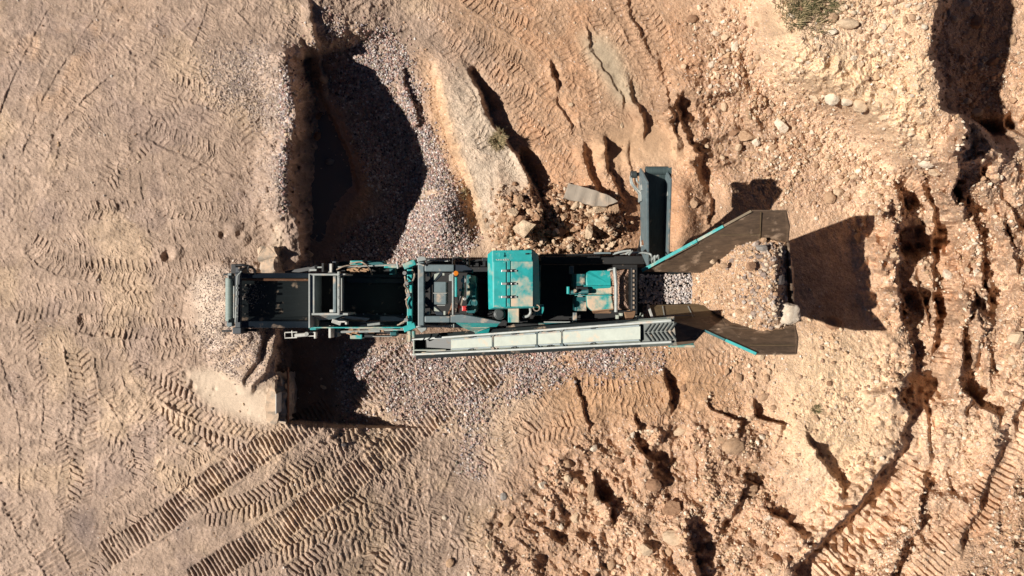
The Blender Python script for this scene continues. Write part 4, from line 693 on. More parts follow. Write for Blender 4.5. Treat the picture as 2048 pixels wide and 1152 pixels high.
part(MB().beam(W(1577, 485, 3.32) - Vector((0, 0, .55)), W(1590, 651, 3.32) - Vector((0, 0, .55)), .05, 1.1), 'hopper_back_wall', 'hopper'); part(MB().plate([W(1345, 688, 3.1), W(1388, 684, 3.1), W(1388, 690, 2.9), W(1345, 692, 2.9)], .03), 'hopper_skirt', 'teal_dusty')
lg = MB()
for x, y in ((1420, 520), (1560, 520), (1420, 640), (1560, 640)): p = W(x, y, 2.3); lg.beam(Vector((p.x, p.y, 2.25)), Vector((p.x * .93, p.y * .7, .1)), .14, .14, Vector((1, 0, 0)))
lg.px(1330, 548, 1575, 556, 2.2, 1.95).px(1330, 600, 1575, 608, 2.2, 1.95); part(lg, 'hopper_frame', 'black')
for par, a_, b2 in ((wing, (1440, 470, 3.4), (1520, 470, 3.4)), (wing, (1520, 482, 3.26), (1522, 425, 3.93)), (wg, (1500, 690, 3.72), (1590, 690, 3.75)), (up, (1330, 520, 2.95), (1395, 486, 3.22)), (lw, (1305, 634, 2.86), (1330, 634, 2.86))):
    MB().beam(W(*a_), W(*b2), .012, .02).build('weld_seam', 'hopper_lit', par, 0)
# --- long return conveyor with pale covers
def ry(x): return 691.5 - (x - 860) * .0615
def rz(x): return 1.65 + (x - 860) / 485 * 2.35
def rh(x): return 14.2 + (x - 860) * .0125
rc = part(belt([W(x, ry(x), rz(x)) for x in (830, 900, 1100, 1280, 1345)], .20, .1, .06), 'return_belt', 'rubber', bevel=0)
fr_ = MB()
for s_ in (-1, 1):
    fr_.beam(W(828, ry(828) + s_ * (rh(828) + 1), rz(828) + .05), W(1345, ry(1345) + s_ * (rh(1345) + 1), rz(1345) + .05), .05, .22)
part(fr_, 'conveyor_frame', 'grey_light'); part(MB().px(826, 681, 829, 708, 1.85, 1.5).px(826, 699, 892, 702, 1.95, 1.5).px(826, 704, 890, 710, 1.7, 1.4), 'tail_box', 'cover'); part(MB().px(829.5, 680, 893, 698.5, 1.62, 1.58), 'tail_floor', 'deck', bevel=0)
for xa, xb in ((902, 984), (988, 1073), (1076, 1122.5), (1126, 1281)):
    def pt(x, o, dz): return W(x, ry(x) + o, rz(x) + dz)
    w0 = rh(xa) - 5.2; w1 = rh(xb) - 5.2; g0 = rh(xa); g1 = rh(xb)
    co = MB(); co.add([pt(xa, -g0, .06), pt(xa, -w0, .17), pt(xa, w0, .17), pt(xa, g0, .06), pt(xb, -g1, .06), pt(xb, -w1, .17), pt(xb, w1, .17), pt(xb, g1, .06)], [(0, 1, 5, 4), (1, 2, 6, 5), (2, 3, 7, 6), (0, 3, 2, 1), (4, 5, 6, 7), (0, 4, 7, 3)]); cp_ = part(co, 'conveyor_cover', 'cover', bevel=.008)
    rb = MB()
    for s_ in (-1, 1): rb.beam(pt(xa + 2, s_ * (w0 + .2), .185), pt(xb - 2, s_ * (w1 + .2), .185), .035, .03)
    rb.build('cover_rib', 'grey', cp_, .004)
    xm = (xa + xb) / 2; ha = MB()
    for s_ in (-1, 1):
        xs = [xa + 40 if xb - xa < 100 else xa + 60] if xb - xa > 60 else [xm]
        for xx in xs:
            q = [pt(xx - 5, s_ * (w0 + 3.4), .15), pt(xx - 3, s_ * (w0 + 2.2), .24), pt(xx + 3, s_ * (w0 + 2.2), .24), pt(xx + 5, s_ * (w0 + 3.4), .15)]; ha.tube(q, .012)
    ha.build('handle', 'black', cp_, 0)
ck = MB()
for x in (985.8, 1074, 1124):
    for o in (-rh(x) + 2, rh(x) - 2): ck.cyl(W(x - 1, ry(x) + o, rz(x) + .1), W(x - 1, ry(x) + o, rz(x) + .24), .04, 10).cyl(W(x + 6, ry(x) + o - .5, rz(x) + .1), W(x + 6, ry(x) + o, rz(x) + .2), .03, 10)
    ck.beam(W(x, ry(x) - 14, rz(x) + .1), W(x, ry(x) + 14, rz(x) + .1), .025, .1)
part(ck, 'cover_joint', 'grey', bevel=0); bk = MB()
for x, w_ in ((905, 6), (925, 10), (950, 14), (1000, 24), (1060, 20), (1180, 8), (1224, 6), (1236, 10), (1300, 20)):
    bk.px(x, ry(x) + rh(x) + 2, x + w_, ry(x) + rh(x) + 6, rz(x) - .1, rz(x) - .25)
part(bk, 'side_bracket', 'cover', bevel=.005); part(MB().px(1225, 690, 1230, 697, 3.2, 3.0).px(1238, 690, 1243, 697, 3.2, 3.0).px(1250, 686, 1335, 690, 3.5, 3.3).px(1340, 690, 1390, 695, 2.2, 2.0), 'end_mount', 'teal_dusty')
cvn = part(belt([W(x, ry(x), rz(x) + .05) for x in (1279, 1300, 1330, 1350)], .21, .09, .06), 'chevron_belt', 'chevron', bevel=0); cr = MB()
rs_ = MB()
for x in (960, 1110, 1250):
    for s_ in (-1, 1):
        p = W(x, ry(x) + s_ * 12, rz(x) - .1); rs_.beam(p, Vector((p.x + .3, p.y + .25, .95)), .07, .07, Vector((1, 0, 0)))
part(rs_, 'conveyor_stay', 'black')
for k in range(7):
    x = 1290 + k * 8.5
    for s_ in (-1, 1): cr.beam(W(x + 12, ry(x) + s_ * 17, rz(x) + .12), W(x, ry(x) + s_ * 1, rz(x) + .075), .028, .03)
cr.build('chevron_rib', 'rubber', cvn, .004)
part(hose([(1205, 655, 2.4), (1222, 648, 2.6), (1228, 650, 2.5)], .02), 'hydraulic_hose', 'grey_light', bevel=0); part(hose([(1234, 650, 3.6), (1270, 645, 3.75), (1310, 642, 3.95), (1342, 640, 4.1)], .03), 'hydraulic_pipe', 'cover', bevel=0)
# --- side conveyor running up to the top
def sz(y): return 3.4 - (y - 340) / 160 * 1.4
def sx(y): return 1312.5 + (340 - y) * .008
sp = [W(sx(y), y, sz(y)) for y in (341, 350, 400, 450, 520)]
part(belt(sp, .20, .12, .10), 'side_belt', 'rubber_side', bevel=0); sf = MB()
for o, ww, up_ in ((-24.5, .05, .12), (25, .05, 0)):
    sf.beam(W(sx(345) + o, 350, sz(350) + .16 + up_), W(sx(520) + o * .85, 520, sz(520) + .16 + up_), ww, .36 + 2 * up_)
part(sf, 'side_frame', 'grey'); part(MB().cyl(W(1291, 341, 3.32), W(1336, 341, 3.32), .09, 24), 'head_drum', 'rubber_side', bevel=.005)
part(MB().px(1283, 346, 1287, 380, 3.3, 3.0).px(1281, 366, 1284, 402, 3.1, 2.8).px(1335, 344, 1339, 391, 3.25, 3.0).px(1339, 343, 1342, 390, 3.1, 2.9), 'head_bracket', 'grey_light', bevel=.006)
mt = part(MB().cyl(W(1261, 349, 3.05), W(1273, 349, 3.05), .08, 18), 'drum_motor', 'filter'); MB().cyl(W(1273, 348.5, 3.05), W(1284, 348, 3.05), .04, 14).px(1283, 342, 1288, 360, 3.15, 2.9).build('gearbox', 'black', mt)
for pts in ([(1261, 352, 3.0), (1262, 366, 3.05), (1272, 380, 3.0), (1280, 390, 2.95), (1292, 398, 3.0)], [(1263, 352, 3.05), (1265, 366, 3.1), (1276, 380, 3.05), (1290, 396, 3.05), (1295, 404, 2.9)], [(1273, 352, 3.0), (1274, 362, 3.05), (1280, 368, 3.0)]):
    part(hose(pts, .02), 'hydraulic_hose', 'grey_light', bevel=0)
part(MB().px(1286, 440, 1292, 451, 2.6, 2.2).px(1285, 484, 1290, 494, 2.2, 1.9).px(1331, 440, 1335, 452, 2.4, 2.2).px(1286, 458, 1288, 490, 2.4, 2.2), 'frame_clamp', 'brown'); part(MB().px(1284, 470, 1288, 492, 2.25, 2.0), 'frame_strip', 'white', bevel=0)
sl_ = MB()
for (x, y) in ((1300, 400), (1320, 400)):
    p = W(x, y, sz(y) - .1); sl_.beam(p, Vector((p.x, p.y - 1.3, 1.1)), .07, .07, Vector((1, 0, 0)))
part(sl_, 'conveyor_stay', 'black')
# --- folding arms at the head end
for y0, z, fl in ((669, 2.4, 1), (519, 2.6, -1)):
    ar = MB()
    if fl == 1: ar.tube([W(590, 671, z), W(616, 669, z)], .045).tube([W(570, 665, z), W(594, 664, z), W(594, 675, z), W(570, 676, z), W(570, 665, z)], .016).tube([W(584, 661, z), W(585, 676, z)], .016).px(614, 664, 630, 666, z, z - .06).px(614, 671, 630, 673, z, z - .06).px(640 - 12, 664, 646 - 15, 677, z + .05, z - .1).cyl(W(613, 668, z - .1), W(613, 668, z + .1), .05, 10)
    else: ar.beam(W(573, 546, 2.5), W(622, 537, 2.6), .09, .1).beam(W(618, 540, 2.65), W(632, 536, 2.7), .1, .08).px(630, 533, 644, 536, 2.75, 2.65).px(643.5, 526, 647.5, 544, 2.8, 2.5).cyl(W(632, 533, 2.6), W(632, 533, 2.8), .04, 10).px(570, 543, 586, 553, 2.5, 2.3)
    part(ar, 'support_arm', 'white' if fl == 1 else 'black', bevel=.006)
MB().px(630, 533, 644, 536, 2.79, 2.76).px(619, 538, 633, 542, 2.79, 2.71).build('arm_plate', 'grey_light', mc, .005)
lg = MB()
for y in (549, 650):
    p, q = W(700, y, 2.0), W(760, y, 1.6); lg.beam(Vector((p.x, p.y, 2.0)), Vector((p.x + 1.6, p.y, 1.1)), .1, .1)
part(lg, 'conveyor_stay', 'black')
# ------------------------------------------------------------------ boulders, stones, gravel
from mathutils import noise as mnoise
def rock_mesh(name, seed, angular, sub=4):
    r = random.Random(seed); bm = bmesh.new(); bmesh.ops.create_icosphere(bm, subdivisions=sub, radius=1.0); off = Vector((r.uniform(-50, 50), r.uniform(-50, 50), r.uniform(-50, 50)))
    cuts = []
    for k in range(9 if angular else 5):
        d = Vector((r.gauss(0, 1), r.gauss(0, 1), r.gauss(0, 1))).normalized(); cuts.append((d, r.uniform(.52, .82) if angular else r.uniform(.78, .95)))
    for v in bm.verts:
        p = v.co.copy(); p *= 1 + (.16 if angular else .18) * mnoise.noise(p * 1.3 + off)
        for d, h in cuts:
            q = p.dot(d)
            if q > h: p -= d * (q - h) * .93
        p *= 1 + .10 * mnoise.noise(p * 3.0 + off) + .06 * mnoise.noise(p * 7 + off) + .04 * mnoise.noise(p * 15 + off); v.co = p
    me = bpy.data.meshes.new(name); bm.to_mesh(me); bm.free()
    if not angular: me.polygons.foreach_set('use_smooth', [True] * len(me.polygons))
    return me
ROCKS = {}
def rock_data(mt, ang, i):
    k = (mt, ang, i)
    if k not in ROCKS:
        me = rock_mesh('rock', 100 + i * 7 + (50 if ang else 0), ang); me.materials.append(RM[mt]); ROCKS[k] = me
    return ROCKS[k]
taken = []
def rock(x, y, r, asp=1.2, an=0, mt='tan', ang=False, label=None, group=None, name='boulder', cat='boulder', sink=.35, zz=None):
    z = gz(x, y) if zz is None else zz; R = r / PPM * (H - z) / H; o = bpy.data.objects.new(name, rock_data(mt, ang, random.randrange(6))); C.objects.link(o)
    hz_ = R * random.uniform(.62, .85); o.location = W(x, y, z + hz_ * (1 - 2 * sink) * 1.05); o.scale = (R * math.sqrt(asp) * 1.08, R / math.sqrt(asp) * 1.08, hz_); o.rotation_euler = (random.uniform(-.2, .2), random.uniform(-.2, .2), math.radians(-an) + random.uniform(-.1, .1))
    taken.append((x, y, r)); return tag(o, label, cat, group)
A = True
for a in [
    (1577, 627, 21, 1.05, 60, 'white', False, 'largest pale boulder wedged at the lower corner of the loaded hopper', 3.5), (1556, 645, 6, 1.1, 0, 'tan', False, 'small tan stone at the foot of the pale boulder in the hopper', 3.2), (1524, 495, 9, 1.5, 10, 'grey', A, 'grey flat stone on top of the hopper load near its upper wing', 3.62), (1501, 531, 10, 1.0, 40, 'brown', A, 'brown angular rock standing in the middle of the hopper load', 3.72), (1448, 531, 6, 1.2, 20, 'tan', False, 'tan stone on the belt side of the hopper load, upper half', 3.25), (1527, 480, 6, 1.1, 0, 'tan', A, 'round tan stone on the upper edge of the hopper load below the wing', 3.4), (1560, 560, 11, 1.0, 0, 'dark', A, 'dark rock at the shaded far end of the hopper load', 3.62), (1425, 523, 5, 1.2, 0, 'pale', A, 'pale stone where the hopper load meets the upper wall', 2.95), (1480, 622, 7, 1.3, 15, 'tan', A, 'tan wedge stone low on the hopper load near the lower wall', 3.3)]:
    rock(*a[:7], label=a[7], zz=a[8], sink=.25)
for a in [
    (1467, 892, 18, 1.45, -8, 'tan', False, 'large smooth egg shaped boulder on the torn slope below the hopper'), (1440, 880, 10, 1.4, -35, 'tan', A, 'wedge shaped rock touching the left side of the egg shaped boulder'), (1427, 858, 9, 1.1, 60, 'pale', A, 'pale pointed rock above the egg shaped boulder'), (1358, 862, 12, 1.9, -10, 'pale', False, 'long pale boulder lying left of the pointed rock on the slope'),
    (1495, 975, 18, 1.25, 30, 'tan', A, 'large blocky tan boulder at the upper end of a diagonal shadowed gully'), (1340, 1018, 18, 1.35, -30, 'brown', A, 'large brown flat topped boulder with a deep shadow beside it'), (1307, 971, 13, 1.2, 0, 'brown', False, 'brown half buried boulder above the flat topped brown one'), (1349, 1075, 19, 1.6, 8, 'pale', False, 'long smooth pale boulder above the black hollow at the bottom edge'), (1291, 1100, 13, 1.2, 30, 'pale', A, 'pale angular boulder left of the black hollow at the bottom edge'), (1222, 1129, 9, .8, 20, 'tan', False, 'round tan boulder nearest the bottom edge, left of the black hollow'),
    (1338, 1100, 10, .6, 0, 'tan', A, 'upright tan rock under the long smooth pale boulder'), (1527, 794, 8, 1.3, -20, 'tan', False, 'tan stone with a dark right side below the lower hopper wing'), (1513, 811, 5.5, 1, 0, 'pale', A, 'small pale stone just under the tan one below the lower hopper wing'), (1478, 755, 8, 1, 20, 'tan', A, 'tan rock among stones left below the lower hopper wing'), (1367, 775, 7, .8, 20, 'brown', A, 'brown stone on the rim of a small dark hole below the return conveyor'), (1627, 1031, 7, 1.1, 0, 'pale', A, 'pale stone alone among rubble at the foot of the pale spur'), (1522, 713, 7, 1, 0, 'pale', False, 'stone peeping out under the rim of the lower hopper wing'),
    (1658, 767, 5, 1, 0, 'brown', False, 'dark brown stone alone on the smooth pale spur'), (1420, 1093, 8, 1, 0, 'dark', A, 'dark rock inside the black hollow at the bottom edge'), (1187, 895, 8, 1, 20, 'white', A, 'whitish angular stone near the curved tyre track below the return conveyor'), (1135, 928, 9, 1.4, 10, 'tan', False, 'smooth tan stone left of and below the whitish stone on the slope'), (1084, 969, 8.5, 1.1, 30, 'white', A, 'whitish stone with a black shadow at the left edge of the torn slope'), (1183, 984, 13, .5, 12, 'tan', A, 'upright slab of rock casting the widest shadow on the left of the torn slope'), (1162, 995, 8, 1.3, 20, 'tan', False, 'tan stone just left of the upright slab of rock'), (1151, 1035, 10, .85, -20, 'pale', A, 'pale boulder below the upright slab of rock'), (1122, 1053, 5.5, 1, 0, 'white', A, 'small whitish stone left of the pale boulder below the upright slab'),
    (978, 1089, 8.5, .8, 20, 'pale', A, 'pale rock on the right rim of the lowest tyre track'), (900, 1126, 8, .8, 20, 'tan', False, 'tan stone near the bottom edge left of the lowest tyre track'), (1018, 1038, 12, .65, 10, 'tan', A, 'tall tan rock standing at the left edge of the torn slope'), (1007, 993, 7, .9, 0, 'grey', False, 'greyish round stone above the tall tan rock'), (889, 1035, 4.5, 1, 0, 'white', False, 'small white stone beside a dark smear in the lower middle'), (687, 890, 4.5, 1.5, 0, 'dark', A, 'small dark stone between the two crawler tracks'), (1260, 1117, 7, 1, 30, 'pale', A, 'pale stone between the pale angular boulder and the round tan one'), (1255, 904, 7, 1.2, 0, 'tan', False, 'tan stone on the dark upper rim of the torn slope'),
    # the right edge
    (1985, 621, 15, 1.6, -15, 'pale', False, 'long pale boulder near the right edge'), (2032, 676, 14, 1.1, 0, 'pale', A, 'blocky pale boulder at the right edge below the long pale one'), (1667, 646, 13, 1.2, 0, 'brown', False, 'brown boulder lying in the hopper shadow'), (1712, 476, 11, .95, 20, 'tan', A, 'tan boulder half lit on the rim of the hopper shadow'), (1853, 327, 11, 1.9, 6, 'white', False, 'flat whitish boulder above a squarish one on the rutted bank'), (1868, 341, 13, 1.25, 5, 'pale', A, 'squarish pale boulder under the flat whitish one on the rutted bank'), (1895, 549, 10, 1.2, 20, 'white', A, 'whitish boulder standing in the upper crawler track'),
    (1955, 224, 10, 1.3, -20, 'pale', A, 'pale rock on the lower rim of the dark pit in the top right corner'), (1952, 44, 12, 1.1, 0, 'brown', False, 'brown boulder in the shade of the top right pit'), (2023, 78, 10, .9, 0, 'tan', A, 'tan boulder at the right rim of the top right pit'), (1986, 122, 10, 1.4, -20, 'brown', A, 'brown slab of rock deep in the top right pit'), (1967, 119, 8, 1.2, 0, 'grey', A, 'grey rock beside the brown slab deep in the top right pit'), (1934, 5, 10, 1, 0, 'white', A, 'whitish boulder cut by the top edge above the pit'), (1908, 39, 7, 1.2, 0, 'pale', False, 'pale stone at the upper left inside the top right pit'),
    # top right bank
    (1584, 31, 10, 1.5, 12, 'white', A, 'bright white stone beside the green scrub at the top'), (1666, 62, 10, 1.1, 10, 'white', A, 'white blocky stone at the right foot of the scrub'), (1696, 47, 14, 2.2, 8, 'pale', False, 'long pale flat boulder right of the scrub'), (1666, 36, 9, 1, 0, 'tan', False, 'round tan stone above the white blocky stone by the scrub'), (1685, 15, 8, 1.2, 20, 'pale', A, 'pale stone above the long flat boulder near the top edge'), (1765, 82, 8, .9, 20, 'white', A, 'bright white angular stone on the bank near the top right pit'), (1728, 106, 8, 1.6, 40, 'tan', A, 'slanting tan stone below the white angular stone on the bank'), (1783, 60, 7, 1.5, 30, 'pale', A, 'pale flat stone above and right of the white angular stone on the bank'), (1597, 16, 8, .7, -30, 'brown', A, 'pointed brown stone above the bright white stone in the scrub'),
    (1665, 195, 14, .95, 0, 'white', False, 'leftmost big white boulder bedded at the foot of the bank'), (1695, 202, 11, 1.5, -12, 'white', False, 'flat white boulder joining two bigger ones at the foot of the bank'), (1722, 210, 15, 1.1, 0, 'pale', False, 'big pale rounded boulder ending the white row at the foot of the bank'), (1632, 197, 9, 1.1, 30, 'pale', A, 'pale stone left of the white row at the foot of the bank'), (1787, 188, 9, .8, 10, 'pale', A, 'pale rock bedded high in the lit face of the bank'),
    (1491, 270, 18, 1.7, 12, 'tan', A, 'largest tan slab of rock among rubble in the upper right'), (1468, 264, 9, 1.3, 0, 'brown', A, 'brown rock against the left end of the largest tan slab'), (1513, 283, 8.5, 1.1, 0, 'white', A, 'whitish rock against the lower right of the largest tan slab'), (1564, 251, 14, 1.35, 55, 'white', A, 'flat whitish slab leaning alone right of the largest tan slab'), (1477, 295, 7.5, .8, 20, 'pale', A, 'pale rock just below the largest tan slab'), (1546, 297, 8, 1.5, -40, 'tan', False, 'smooth tan stone below the leaning whitish slab'), (1451, 73, 8.5, 1.1, 0, 'pale', A, 'pale stone left of its twin in the upper right rubble'), (1431, 67, 6.5, 1.3, 20, 'white', A, 'whitish small stone beside the pale one in the upper right rubble'), (1469, 93, 8, .5, 20, 'white', False, 'slim upright white stone in the upper right rubble'), (1384, 38, 8.5, 1.3, 0, 'brown', False, 'round brown stone above the loader tracks at the top'), (1455, 122, 7.5, 1.2, 0, 'tan', A, 'tan stone below the slim upright white stone'),
    (1677, 383, 10, 1.2, 20, 'pale', A, 'pale boulder above another on the sunlit flat beyond the hopper wing'), (1659, 396, 11, .8, 0, 'tan', False, 'tan boulder just below the pale one on the sunlit flat beyond the hopper'), (1757, 352, 7, 1.2, 20, 'tan', A, 'tan stone with a crisp shadow near the rutted bank'), (1732, 392, 9, 1.4, 0, 'pale', A, 'flat pale rock between the boulders and the rutted bank'),
    # rubble by the slab
    (1035, 486, 13, .65, 15, 'pale', False, 'smooth upright pale boulder just above the teal hood'), (1004, 439, 12, 1.2, -30, 'tan', A, 'tan boulder at the left end of the rubble heap'), (1024, 472, 9, 1, 0, 'pale', A, 'pale rock between the smooth upright boulder and the square block'), (1138, 419, 11, .8, 0, 'pale', A, 'pale rock at the left foot of the concrete slab'), (1152, 409, 9, 1.8, -45, 'pale', A, 'slanting pale rock lying on the lower edge of the concrete slab'), (1204, 446, 11, 1.2, 0, 'tan', A, 'tan rock below the right end of the concrete slab'), (1093, 400, 10, 1.5, 30, 'tan', A, 'tan rock at the top of the rubble heap'), (1183, 428, 9, 1.4, 0, 'pale', A, 'pale rock under the middle of the concrete slab'), (1127, 434, 8, 1, 0, 'tan', A, 'tan rock under the left end of the concrete slab'), (1388, 405, 11, .9, 0, 'tan', A, 'brown lumpy rock right of the side conveyor'), (1100, 446, 9, 1.2, 0, 'brown', A, 'brown rock in the middle of the rubble heap'), (1225, 418, 12, 1.1, -20, 'tan', A, 'broken tan rock at the right tip of the concrete slab'),
    (1190, 420, 19, 2.3, -14, 'pale', A, 'large pale crumbling rock along the lower edge of the concrete slab'), (1075, 425, 12, 1.3, 40, 'tan', A, 'tan chunk up and right of the square edged block of rock'), (1118, 466, 12, 1.2, -20, 'brown', A, 'largest brown chunk low in the rubble heap'),
    # pit
    (635, 272, 8, .7, 10, 'brown', A, 'brown stone lying in the shaded pit left of the puddle'), (660, 323, 7, 1.4, -10, 'grey', False, 'grey stone in the shallow puddle'), (638, 232, 7, 1.3, -30, 'brown', A, 'brown stone at the upper end of the puddle'), (617, 508, 8, 1.4, 0, 'pale', A, 'pale stone in the mud just above the machine'), (647, 158, 9, 1.1, 0, 'pale', A, 'pale rock on the ridge at the head of the pit'), (573, 268, 5, 1.1, 0, 'pale', A, 'pale stone on the gravel crest at the left rim of the pit'), (647, 774, 5, 1.7, 30, 'pale', A, 'pale chip of stone in the shade right of the lower retaining block'), (1112, 152, 8, 1.2, 0, 'brown', A, 'dark brown clod in a hollow between the upper loader tracks'), (1142, 209, 5, 1.5, 0, 'pale', A, 'small pale stone between the upper loader tracks'), (1243, 251, 4.5, .6, 0, 'pale', A, 'small upright stone on the smooth sand apron')]:
    rock(*a[:7], label=a[7])
# the square block of rubble
def inpoly(pts, x, y):
    c = False
    for i in range(len(pts)):
        (x0, y0), (x1, y1) = pts[i], pts[i - 1]
        if (y0 > y) != (y1 > y) and x < (x1 - x0) * (y - y0) / (y1 - y0) + x0: c = not c
    return c
def scatter(pts, nn, r0, r1, mats, label, group, angk=.7):
    xs, ys = [p[0] for p in pts], [p[1] for p in pts]; k = t = 0
    while k < nn and t < nn * 60:
        t += 1; x, y = random.uniform(min(xs), max(xs)), random.uniform(min(ys), max(ys)); r = 1.22 * (r0 + (r1 - r0) * random.random() ** 2)
        if not inpoly(pts, x, y) or any((x - a) ** 2 + (y - b) ** 2 < (r + c) ** 2 for a, b, c in taken): continue
        rock(x, y, r, random.uniform(.7, 1.6), random.uniform(0, 180), random.choice(mats), random.random() < angk, label, group, 'stone', 'stone', .3); k += 1
scatter([(1005, 405), (1060, 395), (1130, 400), (1130, 425), (1235, 440), (1230, 490), (1070, 495), (1000, 480)], 48, 4.5, 11, ['tan', 'pale', 'tan', 'brown'], 'broken stone in the rubble heap between the teal hood and the concrete slab', 'rubble heap stones', 1)
scatter([(1550, 90), (1680, 60), (1860, 0), (1850, 120), (1780, 150), (1700, 120)], 20, 3.5, 6, ['white', 'pale', 'tan'], 'small pale stone strewn over the high bank right of the scrub', 'stones on the high bank')
scatter([(1400, 60), (1520, 40), (1520, 130), (1560, 200), (1640, 240), (1580, 330), (1440, 320), (1370, 250)], 36, 3.5, 6.5, ['pale', 'tan', 'tan', 'white', 'brown'], 'small stone in the rubble between the loader tracks and the high bank', 'upper rubble stones')
scatter([(1590, 260), (1760, 300), (1780, 420), (1620, 430)], 14, 3.5, 5.5, ['pale', 'tan'], 'small pale stone on the sunlit flat above the hopper shadow', 'stones on the sunlit flat')
scatter([(1200, 860), (1360, 840), (1550, 880), (1590, 1000), (1540, 1140), (1250, 1140), (1100, 1100), (1040, 960)], 40, 3.5, 6.5, ['tan', 'pale', 'tan', 'brown'], 'small stone scattered on the torn slope at the bottom', 'stones on the torn slope')
scatter([(1440, 720), (1570, 720), (1570, 840), (1440, 840)], 14, 3.5, 6, ['tan', 'pale'], 'small stone on the ground below the lower hopper wing', 'stones below the hopper')
scatter([(1620, 700), (1800, 700), (1780, 880), (1680, 1000), (1620, 960)], 14, 3.2, 5.5, ['pale', 'tan'], 'small pale stone on the smooth spur right of the torn slope', 'stones on the spur')
scatter([(1850, 420), (2040, 420), (2040, 760), (1900, 1060), (1780, 1140), (1860, 800)], 26, 3.5, 6, ['pale', 'tan', 'white'], 'small pale stone along the excavator tracks at the right', 'stones by the excavator tracks')
scatter([(1885, 10), (2040, 0), (2030, 130), (1960, 210), (1890, 190)], 14, 3.5, 7, ['brown', 'tan', 'grey'], 'small stone lying in the shaded pit of the top right corner', 'stones in the corner pit')
def block(name, label, cat, pts, z1, z0, mat, rough=.03, cuts=14):
    k = MB().prism(pts, z1, z0).build(name, mat, None, 0); bm = bmesh.new(); bm.from_mesh(k.data); bmesh.ops.subdivide_edges(bm, edges=bm.edges[:], cuts=cuts, use_grid_fill=True); bmesh.ops.triangulate(bm, faces=bm.faces[:])
    for v in bm.verts:
        q = v.co * 5; v.co += Vector((mnoise.noise(q), mnoise.noise(q + Vector((9, 0, 0))), mnoise.noise(q + Vector((0, 9, 0))) * 1.4)) * rough
    bm.to_mesh(k.data); bm.free(); return tag(k, label, cat)
block('rock_block', 'square edged pale block of rock in the rubble heap above the teal hood', 'rock', [(1027, 455), (1047, 440), (1072, 448), (1048, 474)], gz(1050, 458) + .45, gz(1050, 458) - .3, RM['pale'], .04)
block('concrete_slab', 'broken grey concrete slab lying on top of the rubble heap', 'slab', [(1138, 366), (1180, 378), (1220, 391), (1236, 402), (1214, 413), (1186, 412), (1152, 402), (1128, 396)], gz(1170, 395) + .34, gz(1170, 395) - .2, 'slab', .03, 16)
block('retaining_block', 'upper concrete retaining block with a crumbling sandy top, above the conveyor head', 'concrete block', [(514, 500), (524, 496), (549, 495), (551, 552), (522, 556)], 1.95, -.3, 'concrete', .11)
block('retaining_block', 'lower broken concrete retaining block at the corner of the terrace', 'concrete block', [(533, 800), (549, 757), (553, 800), (553, 846), (533, 848)], 1.55, -.2, 'concrete', .06)
block('broken_kerb', 'crumbled concrete piece right of the lower retaining block', 'concrete block', [(556, 745), (566, 757), (571, 800), (570, 846), (556, 846)], 1.35, .7, 'concrete', .09)
tag(MB().px(573, 735, 575.5, 846, 1.3, 1.18).build('timber_board', 'brown', None, .004), 'rusty brown board standing against the crumbled concrete piece', 'board')
tag(MB().px(551, 788, 552.5, 828, 1.72, 1.3).build('steel_sheet', 'white', None, .003), 'thin upright white sheet in the gap of the lower retaining block', 'sheet')
# --- pebbles: nobody could count them
t_ = (1 + 5 ** .5) / 2; ICO = np.array([(-1, t_, 0), (1, t_, 0), (-1, -t_, 0), (1, -t_, 0), (0, -1, t_), (0, 1, t_), (0, -1, -t_), (0, 1, -t_), (t_, 0, -1), (t_, 0, 1), (-t_, 0, -1), (-t_, 0, 1)], np.float32) / 1.9
ICF = np.array([(0, 11, 5), (0, 5, 1), (0, 1, 7), (0, 7, 10), (0, 10, 11), (1, 5, 9), (5, 11, 4), (11, 10, 2), (10, 7, 6), (7, 1, 8), (3, 9, 4), (3, 4, 2), (3, 2, 6), (3, 6, 8), (3, 8, 9), (4, 9, 5), (2, 4, 11), (6, 2, 10), (8, 6, 7), (9, 8, 1)], np.int32)
def pebble_mesh(name, pos, rad, col, label):
    n = len(pos); q = rng.normal(size=(n, 4)); q /= np.linalg.norm(q, axis=1)[:, None]; w_, x, y, z = q.T
    R = np.stack([1 - 2 * (y * y + z * z), 2 * (x * y - z * w_), 2 * (x * z + y * w_), 2 * (x * y + z * w_), 1 - 2 * (x * x + z * z), 2 * (y * z - x * w_), 2 * (x * z - y * w_), 2 * (y * z + x * w_), 1 - 2 * (x * x + y * y)], 1).reshape(n, 3, 3)
    v = ICO[None] * rng.uniform(.72, 1.25, (n, 12, 1)) * rng.uniform(.65, 1.3, (n, 1, 3)); v = np.einsum('nij,nkj->nki', R, v) * rad[:, None, None] + pos[:, None, :]
    f = ICF[None] + (np.arange(n) * 12)[:, None, None]; o = mesh_np(name, v.reshape(-1, 3), f.reshape(-1, 3), np.repeat(col, 12, 0), M['pebble']); o['kind'] = 'stuff'; o['label'] = label; return o
def sample(wt, n):
    p = (wt * core).ravel().astype(np.float64); c = np.cumsum(p); i = np.searchsorted(c, rng.random(n) * c[-1]); a, b = np.divmod(i, NU)
    a = np.clip(a, 1, NV - 2); b = np.clip(b, 1, NU - 2); return a, b
def strew(name, wt, n, r0, r1, pw, pal, label, sink=.25):
    a, b = sample(wt, n); r = (r0 + (r1 - r0) * rng.random(n) ** pw) / PPM
    pos = np.stack([XW[a, b] + rng.normal(0, .008, n), YW[a, b] + rng.normal(0, .008, n), Z[a, b] + r * (.5 - sink)], 1); col = np.array(pal)[rng.integers(0, len(pal), n)] * rng.uniform(.75, 1.2, (n, 1)); return pebble_mesh(name, pos, r, col.clip(.01, .85), label)
